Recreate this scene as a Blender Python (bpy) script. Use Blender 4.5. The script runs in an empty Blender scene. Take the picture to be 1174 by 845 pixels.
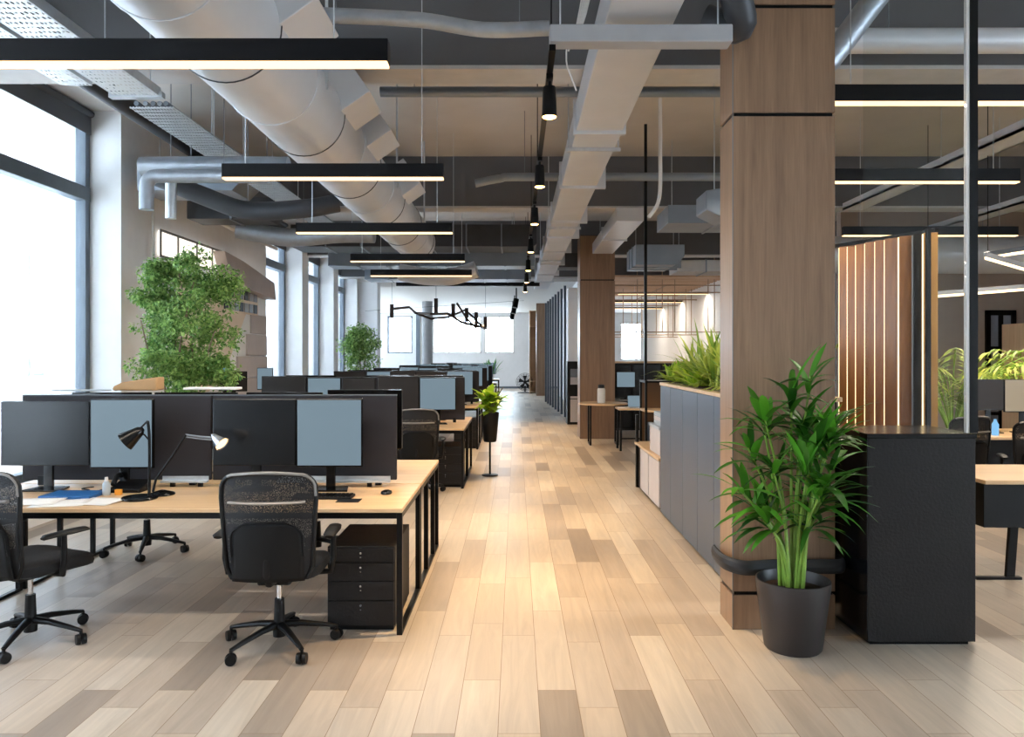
import bpy, bmesh, math, random
from mathutils import Vector, Matrix, Euler
R = random.Random(7)
PI = math.pi
scn = bpy.context.scene
C = scn.collection
CX, CY, F, H = 592.0, 408.0, 870.0, 1.63
def at(px, Y): return (px - CX) / F * Y          # x at depth Y
def zt(py, Y): return H - (py - CY) / F * Y      # height at depth Y

# ------------------------------------------------------------------ materials
def lin(c):
    o = []
    for v in c[:3]:
        v = v / 255.0
        o.append(v / 12.92 if v <= 0.04045 else ((v + 0.055) / 1.055) ** 2.4)
    return (o[0], o[1], o[2], 1.0)
def newmat(name):
    m = bpy.data.materials.new(name); m.use_nodes = True
    nt = m.node_tree; b = nt.nodes['Principled BSDF']
    return m, nt, b
def N(nt, t, **kw):
    n = nt.nodes.new(t)
    for k, v in kw.items():
        if k in n.inputs.keys(): n.inputs[k].default_value = v
        else: setattr(n, k, v)
    return n
def plain(name, col, rough=.5, metal=0, emis=None, es=0, var=.06, scale=6, bump=0, bscale=200, spec=.5, coat=0):
    m, nt, b = newmat(name)
    b.inputs['Roughness'].default_value = rough; b.inputs['Metallic'].default_value = metal
    b.inputs['Specular IOR Level'].default_value = spec
    if coat: b.inputs['Coat Weight'].default_value = coat; b.inputs['Coat Roughness'].default_value = .15
    tc = N(nt, 'ShaderNodeTexCoord')
    nz = N(nt, 'ShaderNodeTexNoise', Scale=scale, Detail=5.0)
    nt.links.new(tc.outputs['Object'], nz.inputs['Vector'])
    cr = N(nt, 'ShaderNodeValToRGB'); c = lin(col)
    cr.color_ramp.elements[0].position = .3; cr.color_ramp.elements[1].position = .7
    cr.color_ramp.elements[0].color = tuple(v * (1 - var) for v in c[:3]) + (1,)
    cr.color_ramp.elements[1].color = tuple(min(1, v * (1 + var)) for v in c[:3]) + (1,)
    nt.links.new(nz.outputs['Fac'], cr.inputs['Fac']); nt.links.new(cr.outputs['Color'], b.inputs['Base Color'])
    if emis:
        b.inputs['Emission Color'].default_value = lin(emis); b.inputs['Emission Strength'].default_value = es
    if bump:
        n2 = N(nt, 'ShaderNodeTexNoise', Scale=bscale, Detail=3.0); nt.links.new(tc.outputs['Object'], n2.inputs['Vector'])
        bp = N(nt, 'ShaderNodeBump', Strength=bump, Distance=.01); nt.links.new(n2.outputs['Fac'], bp.inputs['Height'])
        nt.links.new(bp.outputs['Normal'], b.inputs['Normal'])
    return m
def wood(name, c1, c2, axis='z', rough=.45, scale=1.0, strength=1.0):
    m, nt, b = newmat(name); b.inputs['Roughness'].default_value = rough
    tc = N(nt, 'ShaderNodeTexCoord'); mp = N(nt, 'ShaderNodeMapping')
    s = {'x': (.35, 7, 7), 'y': (7, .35, 7), 'z': (7, 7, .35)}[axis]
    mp.inputs['Scale'].default_value = tuple(v * scale for v in s)
    nt.links.new(tc.outputs['Object'], mp.inputs['Vector'])
    n1 = N(nt, 'ShaderNodeTexNoise', Scale=2.2, Detail=8.0, Roughness=.62, Distortion=.6)
    nt.links.new(mp.outputs['Vector'], n1.inputs['Vector'])
    n2 = N(nt, 'ShaderNodeTexNoise', Scale=14.0, Detail=4.0); nt.links.new(mp.outputs['Vector'], n2.inputs['Vector'])
    mx = N(nt, 'ShaderNodeMath', operation='MULTIPLY_ADD'); mx.inputs[1].default_value = .35
    nt.links.new(n2.outputs['Fac'], mx.inputs[0]); nt.links.new(n1.outputs['Fac'], mx.inputs[2])
    cr = N(nt, 'ShaderNodeValToRGB')
    cr.color_ramp.elements[0].position = .42; cr.color_ramp.elements[1].position = .95
    cr.color_ramp.elements[0].color = lin(c1); cr.color_ramp.elements[1].color = lin(c2)
    nt.links.new(mx.outputs[0], cr.inputs['Fac']); nt.links.new(cr.outputs['Color'], b.inputs['Base Color'])
    bp = N(nt, 'ShaderNodeBump', Strength=.08, Distance=.01); nt.links.new(mx.outputs[0], bp.inputs['Height'])
    nt.links.new(bp.outputs['Normal'], b.inputs['Normal'])
    return m
def emit(name, col, s):
    m, nt, b = newmat(name)
    b.inputs['Base Color'].default_value = (0, 0, 0, 1)
    b.inputs['Emission Color'].default_value = lin(col); b.inputs['Emission Strength'].default_value = s
    return m
def screen_mat(name, base, e, es, rough=.25):
    m, nt, b = newmat(name); b.inputs['Base Color'].default_value = lin(base); b.inputs['Roughness'].default_value = rough; b.inputs['Specular IOR Level'].default_value = .3
    b.inputs['Emission Color'].default_value = lin(e); b.inputs['Emission Strength'].default_value = es
    return m
def glass(name, tint=(245, 250, 252), refl=.5):
    m = bpy.data.materials.new(name); m.use_nodes = True; nt = m.node_tree
    nt.nodes.clear(); out = N(nt, 'ShaderNodeOutputMaterial'); mix = N(nt, 'ShaderNodeMixShader')
    tr = N(nt, 'ShaderNodeBsdfTransparent'); tr.inputs['Color'].default_value = lin(tint)
    gl = N(nt, 'ShaderNodeBsdfGlossy', Roughness=.02); fr = N(nt, 'ShaderNodeFresnel', IOR=1.45)
    ml = N(nt, 'ShaderNodeMath', operation='MULTIPLY'); ml.inputs[1].default_value = refl
    nt.links.new(fr.outputs[0], ml.inputs[0]); nt.links.new(ml.outputs[0], mix.inputs[0])
    nt.links.new(tr.outputs[0], mix.inputs[1]); nt.links.new(gl.outputs[0], mix.inputs[2]); nt.links.new(mix.outputs[0], out.inputs[0])
    return m
def mesh_fabric(name, col, hole=.35):
    m, nt, b = newmat(name); b.inputs['Base Color'].default_value = lin(col); b.inputs['Roughness'].default_value = .7
    tc = N(nt, 'ShaderNodeTexCoord')
    ck = N(nt, 'ShaderNodeTexVoronoi', Scale=260.0); nt.links.new(tc.outputs['Object'], ck.inputs['Vector'])
    mth = N(nt, 'ShaderNodeMath', operation='LESS_THAN'); mth.inputs[1].default_value = hole
    nt.links.new(ck.outputs['Distance'], mth.inputs[0])
    tr = N(nt, 'ShaderNodeBsdfTransparent'); mix = N(nt, 'ShaderNodeMixShader'); out = nt.nodes['Material Output']
    nt.links.new(mth.outputs[0], mix.inputs[0]); nt.links.new(b.outputs[0], mix.inputs[1]); nt.links.new(tr.outputs[0], mix.inputs[2])
    nt.links.new(mix.outputs[0], out.inputs[0])
    return m
def leafmat(name, c1, c2, trans=.35, rough=.4):
    m, nt, b = newmat(name); b.inputs['Roughness'].default_value = rough
    g = N(nt, 'ShaderNodeNewGeometry'); cr = N(nt, 'ShaderNodeValToRGB')
    cr.color_ramp.elements[0].color = lin(c1); cr.color_ramp.elements[1].color = lin(c2)
    nt.links.new(g.outputs['Random Per Island'], cr.inputs['Fac']); nt.links.new(cr.outputs['Color'], b.inputs['Base Color'])
    t = N(nt, 'ShaderNodeBsdfTranslucent'); nt.links.new(cr.outputs['Color'], t.inputs['Color'])
    mix = N(nt, 'ShaderNodeMixShader'); mix.inputs[0].default_value = trans; out = nt.nodes['Material Output']
    nt.links.new(b.outputs[0], mix.inputs[1]); nt.links.new(t.outputs[0], mix.inputs[2]); nt.links.new(mix.outputs[0], out.inputs[0])
    return m
def floor_mat():
    m, nt, b = newmat('floor_planks'); b.inputs['Roughness'].default_value = .36
    tc = N(nt, 'ShaderNodeTexCoord')
    sx = N(nt, 'ShaderNodeSeparateXYZ'); nt.links.new(tc.outputs['Object'], sx.inputs[0])
    cb = N(nt, 'ShaderNodeCombineXYZ')   # planks run along Y
    nt.links.new(sx.outputs['Y'], cb.inputs['X']); nt.links.new(sx.outputs['X'], cb.inputs['Y'])
    br = N(nt, 'ShaderNodeTexBrick', offset=.37, offset_frequency=2, squash=.7, squash_frequency=3)
    br.inputs['Scale'].default_value = 1.0; br.inputs['Brick Width'].default_value = 1.15; br.inputs['Row Height'].default_value = .185
    br.inputs['Mortar Size'].default_value = .0016; br.inputs['Mortar Smooth'].default_value = .2; br.inputs['Bias'].default_value = 0
    br.inputs['Color1'].default_value = (0, 0, 0, 1); br.inputs['Color2'].default_value = (1, 1, 1, 1); br.inputs['Mortar'].default_value = (.5, .5, .5, 1)
    nt.links.new(cb.outputs[0], br.inputs['Vector'])
    cr = N(nt, 'ShaderNodeValToRGB'); e = cr.color_ramp.elements
    e[0].position = 0; e[0].color = lin((144, 131, 119)); e[1].position = 1; e[1].color = lin((198, 186, 170))
    for p, c in ((.2, (176, 162, 147)), (.45, (190, 175, 157)), (.7, (185, 172, 157))):
        x = e.new(p); x.color = lin(c)
    nt.links.new(br.outputs['Color'], cr.inputs['Fac'])
    # grain
    mp = N(nt, 'ShaderNodeMapping'); mp.inputs['Scale'].default_value = (9, .7, 1); nt.links.new(tc.outputs['Object'], mp.inputs['Vector'])
    ad = N(nt, 'ShaderNodeVectorMath', operation='MULTIPLY_ADD'); ad.inputs[1].default_value = (13, 17, 11)
    nt.links.new(br.outputs['Color'], ad.inputs[0]); nt.links.new(mp.outputs[0], ad.inputs[2])
    nz = N(nt, 'ShaderNodeTexNoise', Scale=1.6, Detail=9.0, Roughness=.62, Distortion=1.2); nt.links.new(ad.outputs[0], nz.inputs['Vector'])
    gr = N(nt, 'ShaderNodeMapRange'); gr.inputs['From Min'].default_value = .25; gr.inputs['From Max'].default_value = .75
    gr.inputs['To Min'].default_value = .80; gr.inputs['To Max'].default_value = 1.10; nt.links.new(nz.outputs['Fac'], gr.inputs['Value'])
    mul = N(nt, 'ShaderNodeMix', data_type='RGBA', blend_type='MULTIPLY'); mul.inputs['Factor'].default_value = 1
    nt.links.new(cr.outputs['Color'], mul.inputs[6]); nt.links.new(gr.outputs[0], mul.inputs[7])
    dk = N(nt, 'ShaderNodeMix', data_type='RGBA', blend_type='MIX'); nt.links.new(br.outputs['Fac'], dk.inputs['Factor'])
    nt.links.new(mul.outputs[2], dk.inputs[6]); dk.inputs[7].default_value = lin((120, 95, 72))
    nt.links.new(dk.outputs[2], b.inputs['Base Color'])
    rr = N(nt, 'ShaderNodeMapRange'); rr.inputs['To Min'].default_value = .3; rr.inputs['To Max'].default_value = .46
    nt.links.new(nz.outputs['Fac'], rr.inputs['Value']); nt.links.new(rr.outputs[0], b.inputs['Roughness'])
    bp = N(nt, 'ShaderNodeBump', Strength=.12, Distance=.003); nt.links.new(nz.outputs['Fac'], bp.inputs['Height'])
    nt.links.new(bp.outputs['Normal'], b.inputs['Normal'])
    return m
def perforated(name):
    m, nt, b = newmat(name); b.inputs['Metallic'].default_value = .6; b.inputs['Roughness'].default_value = .4
    b.inputs['Base Color'].default_value = lin((225, 228, 230))
    tc = N(nt, 'ShaderNodeTexCoord'); mp = N(nt, 'ShaderNodeMapping'); mp.inputs['Scale'].default_value = (1, .45, 0)
    nt.links.new(tc.outputs['Object'], mp.inputs['Vector'])
    v = N(nt, 'ShaderNodeTexVoronoi', Scale=34.0, Randomness=.25); nt.links.new(mp.outputs[0], v.inputs['Vector'])
    mth = N(nt, 'ShaderNodeMath', operation='LESS_THAN'); mth.inputs[1].default_value = .3; nt.links.new(v.outputs['Distance'], mth.inputs[0])
    tr = N(nt, 'ShaderNodeBsdfTransparent'); mix = N(nt, 'ShaderNodeMixShader'); out = nt.nodes['Material Output']
    nt.links.new(mth.outputs[0], mix.inputs[0]); nt.links.new(b.outputs[0], mix.inputs[1]); nt.links.new(tr.outputs[0], mix.inputs[2])
    nt.links.new(mix.outputs[0], out.inputs[0]); return m

M = {}
M['floor'] = floor_mat()
M['white_wall'] = plain('white_wall', (238, 238, 239), .75, bump=.05, bscale=90, var=.02)
M['warm_wall'] = plain('warm_wall', (176, 160, 146), .8, var=.03)
M['slab'] = plain('ceiling_slab', (196, 190, 184), .6, var=.07, scale=1.2, bump=.1, bscale=30)
M['beam'] = plain('beam_grey', (90, 90, 92), .65, var=.07, scale=2, bump=.1, bscale=40)
M['beam_lip'] = plain('beam_lip', (186, 184, 182), .6)
M['soffit'] = plain('soffit_white', (225, 222, 218), .7, var=.02)
M['duct_white'] = plain('duct_white', (204, 206, 210), .38, .25, var=.04, scale=3)
M['duct_grey'] = plain('duct_grey', (128, 136, 145), .4, .4, var=.08, scale=3)
M['duct_dark'] = plain('duct_dark', (64, 66, 70), .5, .3, var=.12, scale=5)
M['seam'] = plain('duct_seam', (60, 62, 66), .5, .5)
M['foil'] = plain('foil_wrap', (165, 172, 180), .45, .6, var=.12, scale=9, bump=.5, bscale=14)
M['galv'] = plain('galvanised_steel', (205, 210, 214), .35, .7, var=.08, scale=14)
M['perf'] = perforated('perforated_steel')
M['frame_grey'] = plain('window_frame_grey', (104, 114, 124), .45, .2)
M['blind'] = plain('roller_blind', (92, 98, 106), .8, var=.03, bump=.1, bscale=300)
M['glass'] = glass('window_glass', (240, 246, 250), .6)
M['pglass'] = glass('partition_glass', (248, 250, 250), .35)
M['black'] = plain('black_metal', (17, 17, 18), .38, .3, spec=.25, var=.1)
M['black2'] = plain('black_plastic', (16, 16, 17), .45, spec=.25, var=.1)
M['blackglossy'] = plain('black_gloss', (10, 10, 11), .2, spec=.3)
M['lamp'] = plain('lamp_housing', (22, 22, 24), .4, .4, spec=.25, var=.08)
M['chrome'] = plain('chrome', (210, 210, 212), .18, 1)
M['rim'] = plain('grey_rim', (128, 124, 120), .4, .3)
M['meshfab'] = mesh_fabric('chair_mesh', (20, 20, 22), .24)
M['shell'] = plain('chair_shell', (9, 9, 10), .5, spec=.25, bump=.2, bscale=400)
M['seatfab'] = plain('seat_fabric', (18, 18, 20), .85, bump=.3, bscale=400)
M['oak'] = wood('oak_top', (203, 164, 120), (226, 194, 152), 'x', .3)
M['oak_z'] = wood('oak_panel', (196, 160, 122), (218, 186, 148), 'z', .45)
M['walnut'] = wood('column_veneer', (117, 90, 68), (156, 124, 97), 'z', .42)
M['fin'] = wood('fin_wood', (108, 68, 34), (166, 112, 60), 'z', .35)
M['divider'] = plain('divider_fabric', (44, 42, 46), .85, var=.08, bump=.25, bscale=500)
M['divider_trim'] = plain('divider_trim', (88, 92, 98), .5, .2)
M['screen_off'] = screen_mat('screen_off', (10, 11, 13), (10, 12, 14), .2, .22)
M['screen_brown'] = screen_mat('screen_brown', (38, 34, 32), (10, 10, 10), .2, .4)
M['screen_on'] = screen_mat('screen_on', (20, 24, 28), (116, 136, 148), 1.0, .35)
M['screen_beige'] = screen_mat('screen_beige', (30, 28, 26), (176, 158, 130), .8, .35)
M['screen_blue'] = screen_mat('screen_blue', (30, 28, 26), (120, 180, 225), 1.2, .35)
M['cab'] = plain('cabinet_panel', (88, 96, 108), .42, .15, var=.04, scale=2)
M['box_side'] = plain('box_panel', (31, 28, 27), .55, spec=.25, var=.12, scale=4, bump=.25, bscale=60)
M['box_gloss'] = plain('box_gloss', (20, 24, 30), .16, .3)
M['pot'] = plain('pot_charcoal', (46, 42, 42), .42, var=.08)
M['white_pot'] = plain('white_ceramic', (220, 218, 214), .35)
M['soil'] = plain('soil', (52, 34, 24), .95, var=.5, scale=60, bump=.8, bscale=80)
M['bark'] = plain('bark', (128, 112, 96), .8, var=.25, scale=20, bump=.5, bscale=50)
M['stem'] = plain('green_stem', (126, 160, 62), .42, var=.25, scale=12)
M['leaf_ficus'] = leafmat('leaf_ficus', (66, 118, 50), (176, 208, 124), .4)
M['leaf_palm'] = leafmat('leaf_palm', (16, 66, 16), (90, 164, 46), .3, .32)
M['leaf_lime'] = leafmat('leaf_lime', (96, 148, 30), (190, 212, 66), .35, .35)
M['leaf_grass'] = leafmat('leaf_grass', (88, 130, 40), (196, 204, 92), .35)
M['warm'] = emit('warm_led', (255, 212, 158), 2.6)
M['warmspot'] = emit('warm_spot', (255, 196, 110), 22.0)
M['led'] = emit('led_line', (255, 222, 168), 2.6)
M['led2'] = emit('led_line_bright', (255, 226, 176), 3.0)
M['brass'] = plain('amber_glow_fin', (196, 146, 84), .35, .6)  # amber glow of the rightmost fin put into a brass tone
M['kraft'] = plain('kraft_paper', (178, 140, 96), .7, var=.08)
M['paper'] = plain('paper', (232, 230, 226), .7, var=.02)
M['bluefold'] = plain('blue_folder', (36, 92, 150), .4)
M['orange'] = plain('orange_note', (226, 150, 40), .6)
M['pink'] = plain('pink_plastic', (214, 128, 140), .4)
M['panel'] = plain('acoustic_panel', (196, 188, 186), .85, var=.03)
M['board'] = plain('cream_board', (226, 208, 188), .7, var=.02)
M['mural'] = plain('lamp_bracket', (186, 172, 164), .6)
M['lightbox'] = emit('lit_window', (255, 246, 232), 1.6)
M['facade'] = plain('facade_render', (150, 153, 158), .9, var=.03)
M['facade_gl'] = plain('facade_glass', (118, 124, 134), .4)
M['facade_fr'] = plain('facade_frame', (180, 182, 186), .8)
M['bluefin'] = plain('blue_grey_fin', (62, 74, 86), .32, .5, var=.08)
M['grid'] = plain('brass_grid', (160, 138, 116), .45, .3)
M['slat'] = wood('ceiling_slat', (186, 150, 118), (214, 180, 148), 'x', .5)
M['glow'] = plain('amber_glass', (90, 60, 30), .3)
M['steel'] = plain('steel_grey', (130, 134, 140), .4, .5)
M['baskets'] = plain('plastic_box', (170, 178, 184), .4)

# ------------------------------------------------------------------ mesh builder
class MB:
    def __init__(s): s.bm = bmesh.new()
    def _add(s, vs, fs):
        v = [s.bm.verts.new(p) for p in vs]
        for f in fs:
            try: s.bm.faces.new([v[i] for i in f])
            except ValueError: pass
        return v
    def box(s, x0, x1, y0, y1, z0, z1, mat=None):
        vs = [Vector((x, y, z)) for z in (z0, z1) for y in (y0, y1) for x in (x0, x1)]
        if mat: vs = [mat @ v for v in vs]
        s._add(vs, [(0, 2, 3, 1), (4, 5, 7, 6), (0, 1, 5, 4), (2, 6, 7, 3), (0, 4, 6, 2), (1, 3, 7, 5)]); return s
    def obox(s, c, size, rot=(0, 0, 0)):
        m = Matrix.Translation(c) @ Euler(rot).to_matrix().to_4x4(); a, b, d = (v / 2 for v in size)
        return s.box(-a, a, -b, b, -d, d, m)
    def bar(s, p0, p1, w, t, up=(0, 0, 1)):
        p0, p1 = Vector(p0), Vector(p1); d = (p1 - p0).normalized(); u = Vector(up)
        if abs(d.dot(u)) > .98: u = Vector((0, 1, 0))
        a = d.cross(u).normalized(); b = a.cross(d)
        vs = [p + a * (i * w / 2) + b * (j * t / 2) for p in (p0, p1) for i, j in ((-1, -1), (1, -1), (1, 1), (-1, 1))]
        s._add(vs, [(3, 2, 1, 0), (4, 5, 6, 7), (0, 1, 5, 4), (1, 2, 6, 5), (2, 3, 7, 6), (3, 0, 4, 7)]); return s
    def tube(s, pts, r, seg=10, cap=True, closed=False, flat=1.0):
        pts = [Vector(p) for p in pts]; n = len(pts); rs = r if isinstance(r, (list, tuple)) else [r] * n
        rings = []; prev = None
        for i, p in enumerate(pts):
            if closed: t = pts[(i + 1) % n] - pts[i - 1]
            else: t = pts[min(i + 1, n - 1)] - pts[max(i - 1, 0)]
            t.normalize()
            if prev is None:
                a = Vector((0, 0, 1)) if abs(t.z) < .9 else Vector((1, 0, 0)); u = t.cross(a).normalized()
            else: u = (prev - t * prev.dot(t)).normalized()
            prev = u; w = t.cross(u)
            rings.append([s.bm.verts.new(p + (u * math.cos(k * 2 * PI / seg) + w * math.sin(k * 2 * PI / seg) * flat) * rs[i]) for k in range(seg)])
        m = n if closed else n - 1
        for i in range(m):
            A, B = rings[i], rings[(i + 1) % n]
            for k in range(seg):
                s.bm.faces.new((A[k], A[(k + 1) % seg], B[(k + 1) % seg], B[k]))
        if cap and not closed:
            s.bm.faces.new(rings[0][::-1]); s.bm.faces.new(rings[-1])
        return s
    def cyl(s, p0, p1, r0, r1=None, seg=20): return s.tube([p0, p1], [r0, r0 if r1 is None else r1], seg)
    def lathe(s, prof, c=(0, 0, 0), seg=32, rot=None):
        c = Vector(c); rings = []
        for r, z in prof:
            if r < 1e-6: vs = [s.bm.verts.new(c + (rot @ Vector((0, 0, z)) if rot else Vector((0, 0, z))))]
            else:
                vs = []
                for k in range(seg):
                    v = Vector((r * math.cos(2 * PI * k / seg), r * math.sin(2 * PI * k / seg), z))
                    vs.append(s.bm.verts.new(c + (rot @ v if rot else v)))
            rings.append(vs)
        for A, B in zip(rings, rings[1:]):
            for k in range(seg):
                k2 = (k + 1) % seg
                f = [A[k % len(A)], A[k2 % len(A)], B[k2 % len(B)], B[k % len(B)]]
                g = []
                for v in f:
                    if v not in g: g.append(v)
                if len(g) > 2: s.bm.faces.new(g)
        return s
    def poly(s, pts, off):
        pts = [Vector(p) for p in pts]; off = Vector(off); n = len(pts)
        s._add(pts + [p + off for p in pts], [tuple(range(n - 1, -1, -1)), tuple(range(n, 2 * n))] + [(i, (i + 1) % n, n + (i + 1) % n, n + i) for i in range(n)]); return s
    def grid(s, fn, nu, nv):
        g = [[s.bm.verts.new(fn(i / nu, j / nv)) for j in range(nv + 1)] for i in range(nu + 1)]
        for i in range(nu):
            for j in range(nv): s.bm.faces.new((g[i][j], g[i + 1][j], g[i + 1][j + 1], g[i][j + 1]))
        return s
    def build(s, name, mat, parent=None, bevel=0, smooth=35, solid=0, loc=None, keep=False):
        if not keep: bmesh.ops.recalc_face_normals(s.bm, faces=s.bm.faces)
        me = bpy.data.meshes.new(name)
        org = None
        if parent is None and loc is None and not keep:      # origin at the base centre
            xs = [v.co for v in s.bm.verts]
            org = Vector(((min(v.x for v in xs) + max(v.x for v in xs)) / 2, (min(v.y for v in xs) + max(v.y for v in xs)) / 2, min(v.z for v in xs)))
            bmesh.ops.translate(s.bm, verts=s.bm.verts, vec=-org)
        s.bm.to_mesh(me); s.bm.free(); me.materials.append(mat)
        if smooth:
            for p in me.polygons: p.use_smooth = True
            me.set_sharp_from_angle(angle=math.radians(smooth))
        o = bpy.data.objects.new(name, me); C.objects.link(o)
        if org is not None: o.location = org
        if loc is not None: o.location = loc
        if parent: o.parent = parent
        if solid:
            md = o.modifiers.new('solid', 'SOLIDIFY'); md.thickness = solid; md.offset = 0
        if bevel:
            md = o.modifiers.new('bevel', 'BEVEL'); md.width = bevel; md.segments = 2; md.limit_method = 'ANGLE'; md.angle_limit = math.radians(40)
        return o
def empty(name, loc=(0, 0, 0), rz=0):
    o = bpy.data.objects.new(name, None); C.objects.link(o); o.location = loc; o.rotation_euler = (0, 0, rz); o.empty_display_size = .1
    return o
def tag(o, label, cat=None, group=None, kind=None):
    if label: o['label'] = label
    if cat: o['category'] = cat
    if group: o['group'] = group
    if kind: o['kind'] = kind
    return o
def struct(o, label=None):
    o['kind'] = 'structure'
    if label: o['label'] = label
    return o
def rods(lst, name, mat, parent, r=.007):
    r = min(r, .005)
    for a, b in lst: MB().cyl(a, b, r, seg=6).build(name, mat, parent)
def kids(o): return [c for c in bpy.data.objects if c.parent == o]
def copy_tree(o, parent=None):
    c = o.copy(); C.objects.link(c)
    if parent: c.parent = parent
    for ch in kids(o): copy_tree(ch, c)
    return c
def arc(c, r, a0, a1, n, plane='xz'):
    o = []
    for i in range(n + 1):
        a = a0 + (a1 - a0) * i / n; u, v = r * math.cos(a), r * math.sin(a)
        o.append({'xz': (c[0] + u, c[1], c[2] + v), 'yz': (c[0], c[1] + u, c[2] + v), 'xy': (c[0] + u, c[1] + v, c[2])}[plane])
    return o

# ------------------------------------------------------------------ room shell
XL, XW, XR, YB, YF = -4.6, -5.02, 11.0, -3.0, 38.0
ZC = 4.6
def cube(name, x0, x1, y0, y1, z0, z1, m, parent=None, bevel=0):
    return MB().box(x0, x1, y0, y1, z0, z1).build(name, m, parent, bevel=bevel, smooth=0)
struct(cube('floor', -8.4, XR + .2, YB - .2, YF + .2, -.2, 0, M['floor']), 'pale oak plank floor of staggered boards')
struct(cube('ceiling', -8.4, XR + .2, YB - .2, YF + .2, ZC, ZC + .2, M['slab']), 'beige grey ceiling slab above the beams')
struct(cube('ceiling_far', -8.2, XR, 22.0, YF, 3.78, 3.95, M['soffit']), 'lower white ceiling at the far end of the office')
for i, y in enumerate((.3, 5.83, 11.3, 16.7, 21.4)):
    b = struct(cube('ceiling_beam', -5.0, XR, y, y + .3, 3.86, ZC, M['beam']), 'grey ceiling beam crossing the room')
    l = cube('lip', -5.0, XR, y - .01, y + .31, 3.83, 3.86, M['beam_lip']); l.parent = b
    l.matrix_parent_inverse = Matrix.Translation(-b.location)
# left wall : piers and windows
gaps = [(-2.4, .6), (1.1, 4.9), (5.4, 8.83), (13.94, 16.3), (16.8, 19.1), (19.6, 21.9)]
mb = MB(); y = YB
WTOP, WSILL = 4.48, .35
for a, b in gaps:
    mb.box(-5.3, XL, y, a, 0, ZC); mb.box(-5.3, XL, a, b, WTOP, ZC); mb.box(-5.3, XL, a, b, 0, WSILL); y = b
mb.box(-5.3, XL, y, 24.0, 0, ZC)
struct(mb.build('wall_left', M['white_wall'], smooth=0), 'white left wall with deep window piers')
struct(cube('wall_left_far', -8.4, -5.3, 23.7, 24.0, 0, ZC, M['white_wall']))
fill_ewin = [(24.6, 28.4), (29.0, 32.8), (33.4, 37.4)]  # unseen windows, added to bring daylight into the far end
mb = MB(); y = 24.0
for a, b in fill_ewin: mb.box(-8.4, -8.1, y, a, 0, ZC); mb.box(-8.4, -8.1, a, b, 0, .5); mb.box(-8.4, -8.1, a, b, 3.6, ZC); y = b
mb.box(-8.4, -8.1, y, YF, 0, ZC); struct(mb.build('wall_left_end', M['white_wall'], smooth=0))
bwin = []
mb = MB(); x = -5.3
for a, b in bwin: mb.box(x, a, YB - .2, YB, 0, ZC); mb.box(a, b, YB - .2, YB, 0, .4); mb.box(a, b, YB - .2, YB, 3.7, ZC); x = b
mb.box(x, XR, YB - .2, YB, 0, ZC)
struct(mb.build('wall_back', M['white_wall'], smooth=0))
mb = MB(); mb.box(XR, XR + .2, YB, -2.4, 0, ZC).box(XR, XR + .2, -2.4, 1.2, 0, .5).box(XR, XR + .2, -2.4, 1.2, 3.7, ZC).box(XR, XR + .2, 1.2, YF, 0, ZC)
struct(mb.build('wall_right', M['warm_wall'], smooth=0))
w = struct(empty('window_14', (XR + .1, 0, .5))); f = MB()  # unseen window, added so daylight reaches the left wall
for yy in (-2.4, -.6, 1.13): f.box(-.05, .05, yy, yy + .07, 0, 3.2)
f.box(-.05, .05, -2.4, 1.2, 0, .07).box(-.05, .05, -2.4, 1.2, 3.13, 3.2).build('window_frame', M['frame_grey'], w, smooth=0); MB().box(-.008, .008, -2.36, 1.16, .05, 3.15).build('pane', M['glass'], w, smooth=0)
wn = 0
for gi, (a, b) in enumerate(gaps):
    wn += 1
    w = struct(empty('window_%d' % wn, (XW, (a + b) / 2, WSILL)), None); h = (b - a) / 2; T = WTOP - WSILL
    f = MB(); t = .09
    f.box(-.06, .06, -h, -h + t, 0, T).box(-.06, .06, h - t, h, 0, T).box(-.06, .06, -h, h, 0, t).box(-.06, .06, -h, h, T - t, T)
    f.box(-.07, .07, -h, h, 3.42 - WSILL, 3.58 - WSILL)
    nm = 1 if b - a > 2.8 else 0
    if nm: f.box(-.05, .05, -.05, .05, 0, 3.5 - WSILL)
    f.build('window_frame', M['frame_grey'], w, smooth=0, bevel=.006)
    MB().box(-.008, .008, -h + .05, h - .05, .05, T - .05).build('pane', M['glass'], w, smooth=0)
    MB().box(.07, .085, -h + .02, h - .02, 3.93 - WSILL + (.26 if gi < 3 else -.05), T - .01).cyl((.085, -h + .02, T - .05), (.085, h - .02, T - .05), .04).build('roller_blind', M['blind'], w)
    MB().box(-.1, .41, -h, h, -.03, .0).build('window_sill', M['white_wall'], w, smooth=0)
for a, b in fill_ewin:
    wn += 1
    w = struct(empty('window_%d' % wn, (-8.25, (a + b) / 2, .5))); h = (b - a) / 2; f = MB()  # added opening, out of view, that brightens the far zone
    f.box(-.06, .06, -h, -h + .07, 0, 3.1).box(-.06, .06, h - .07, h, 0, 3.1).box(-.06, .06, -h, h, 0, .07).box(-.06, .06, -h, h, 3.03, 3.1).box(-.05, .05, -.04, .04, 0, 3.1)
    f.build('window_frame', M['frame_grey'], w, smooth=0); MB().box(-.008, .008, -h + .05, h - .05, .05, 3.05).build('pane', M['glass'], w, smooth=0)
for a, b in bwin:
    wn += 1
    w = struct(empty('window_%d' % wn, ((a + b) / 2, YB - .1, .4))); h = (b - a) / 2; f = MB()
    f.box(-h, -h + .07, -.06, .06, 0, 3.3).box(h - .07, h, -.06, .06, 0, 3.3).box(-h, h, -.06, .06, 0, .07).box(-h, h, -.06, .06, 3.23, 3.3).box(-.04, .04, -.05, .05, 0, 3.3)
    f.build('window_frame', M['frame_grey'], w, smooth=0); MB().box(-h + .05, h - .05, -.008, .008, .05, 3.25).build('pane', M['glass'], w, smooth=0)
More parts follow.
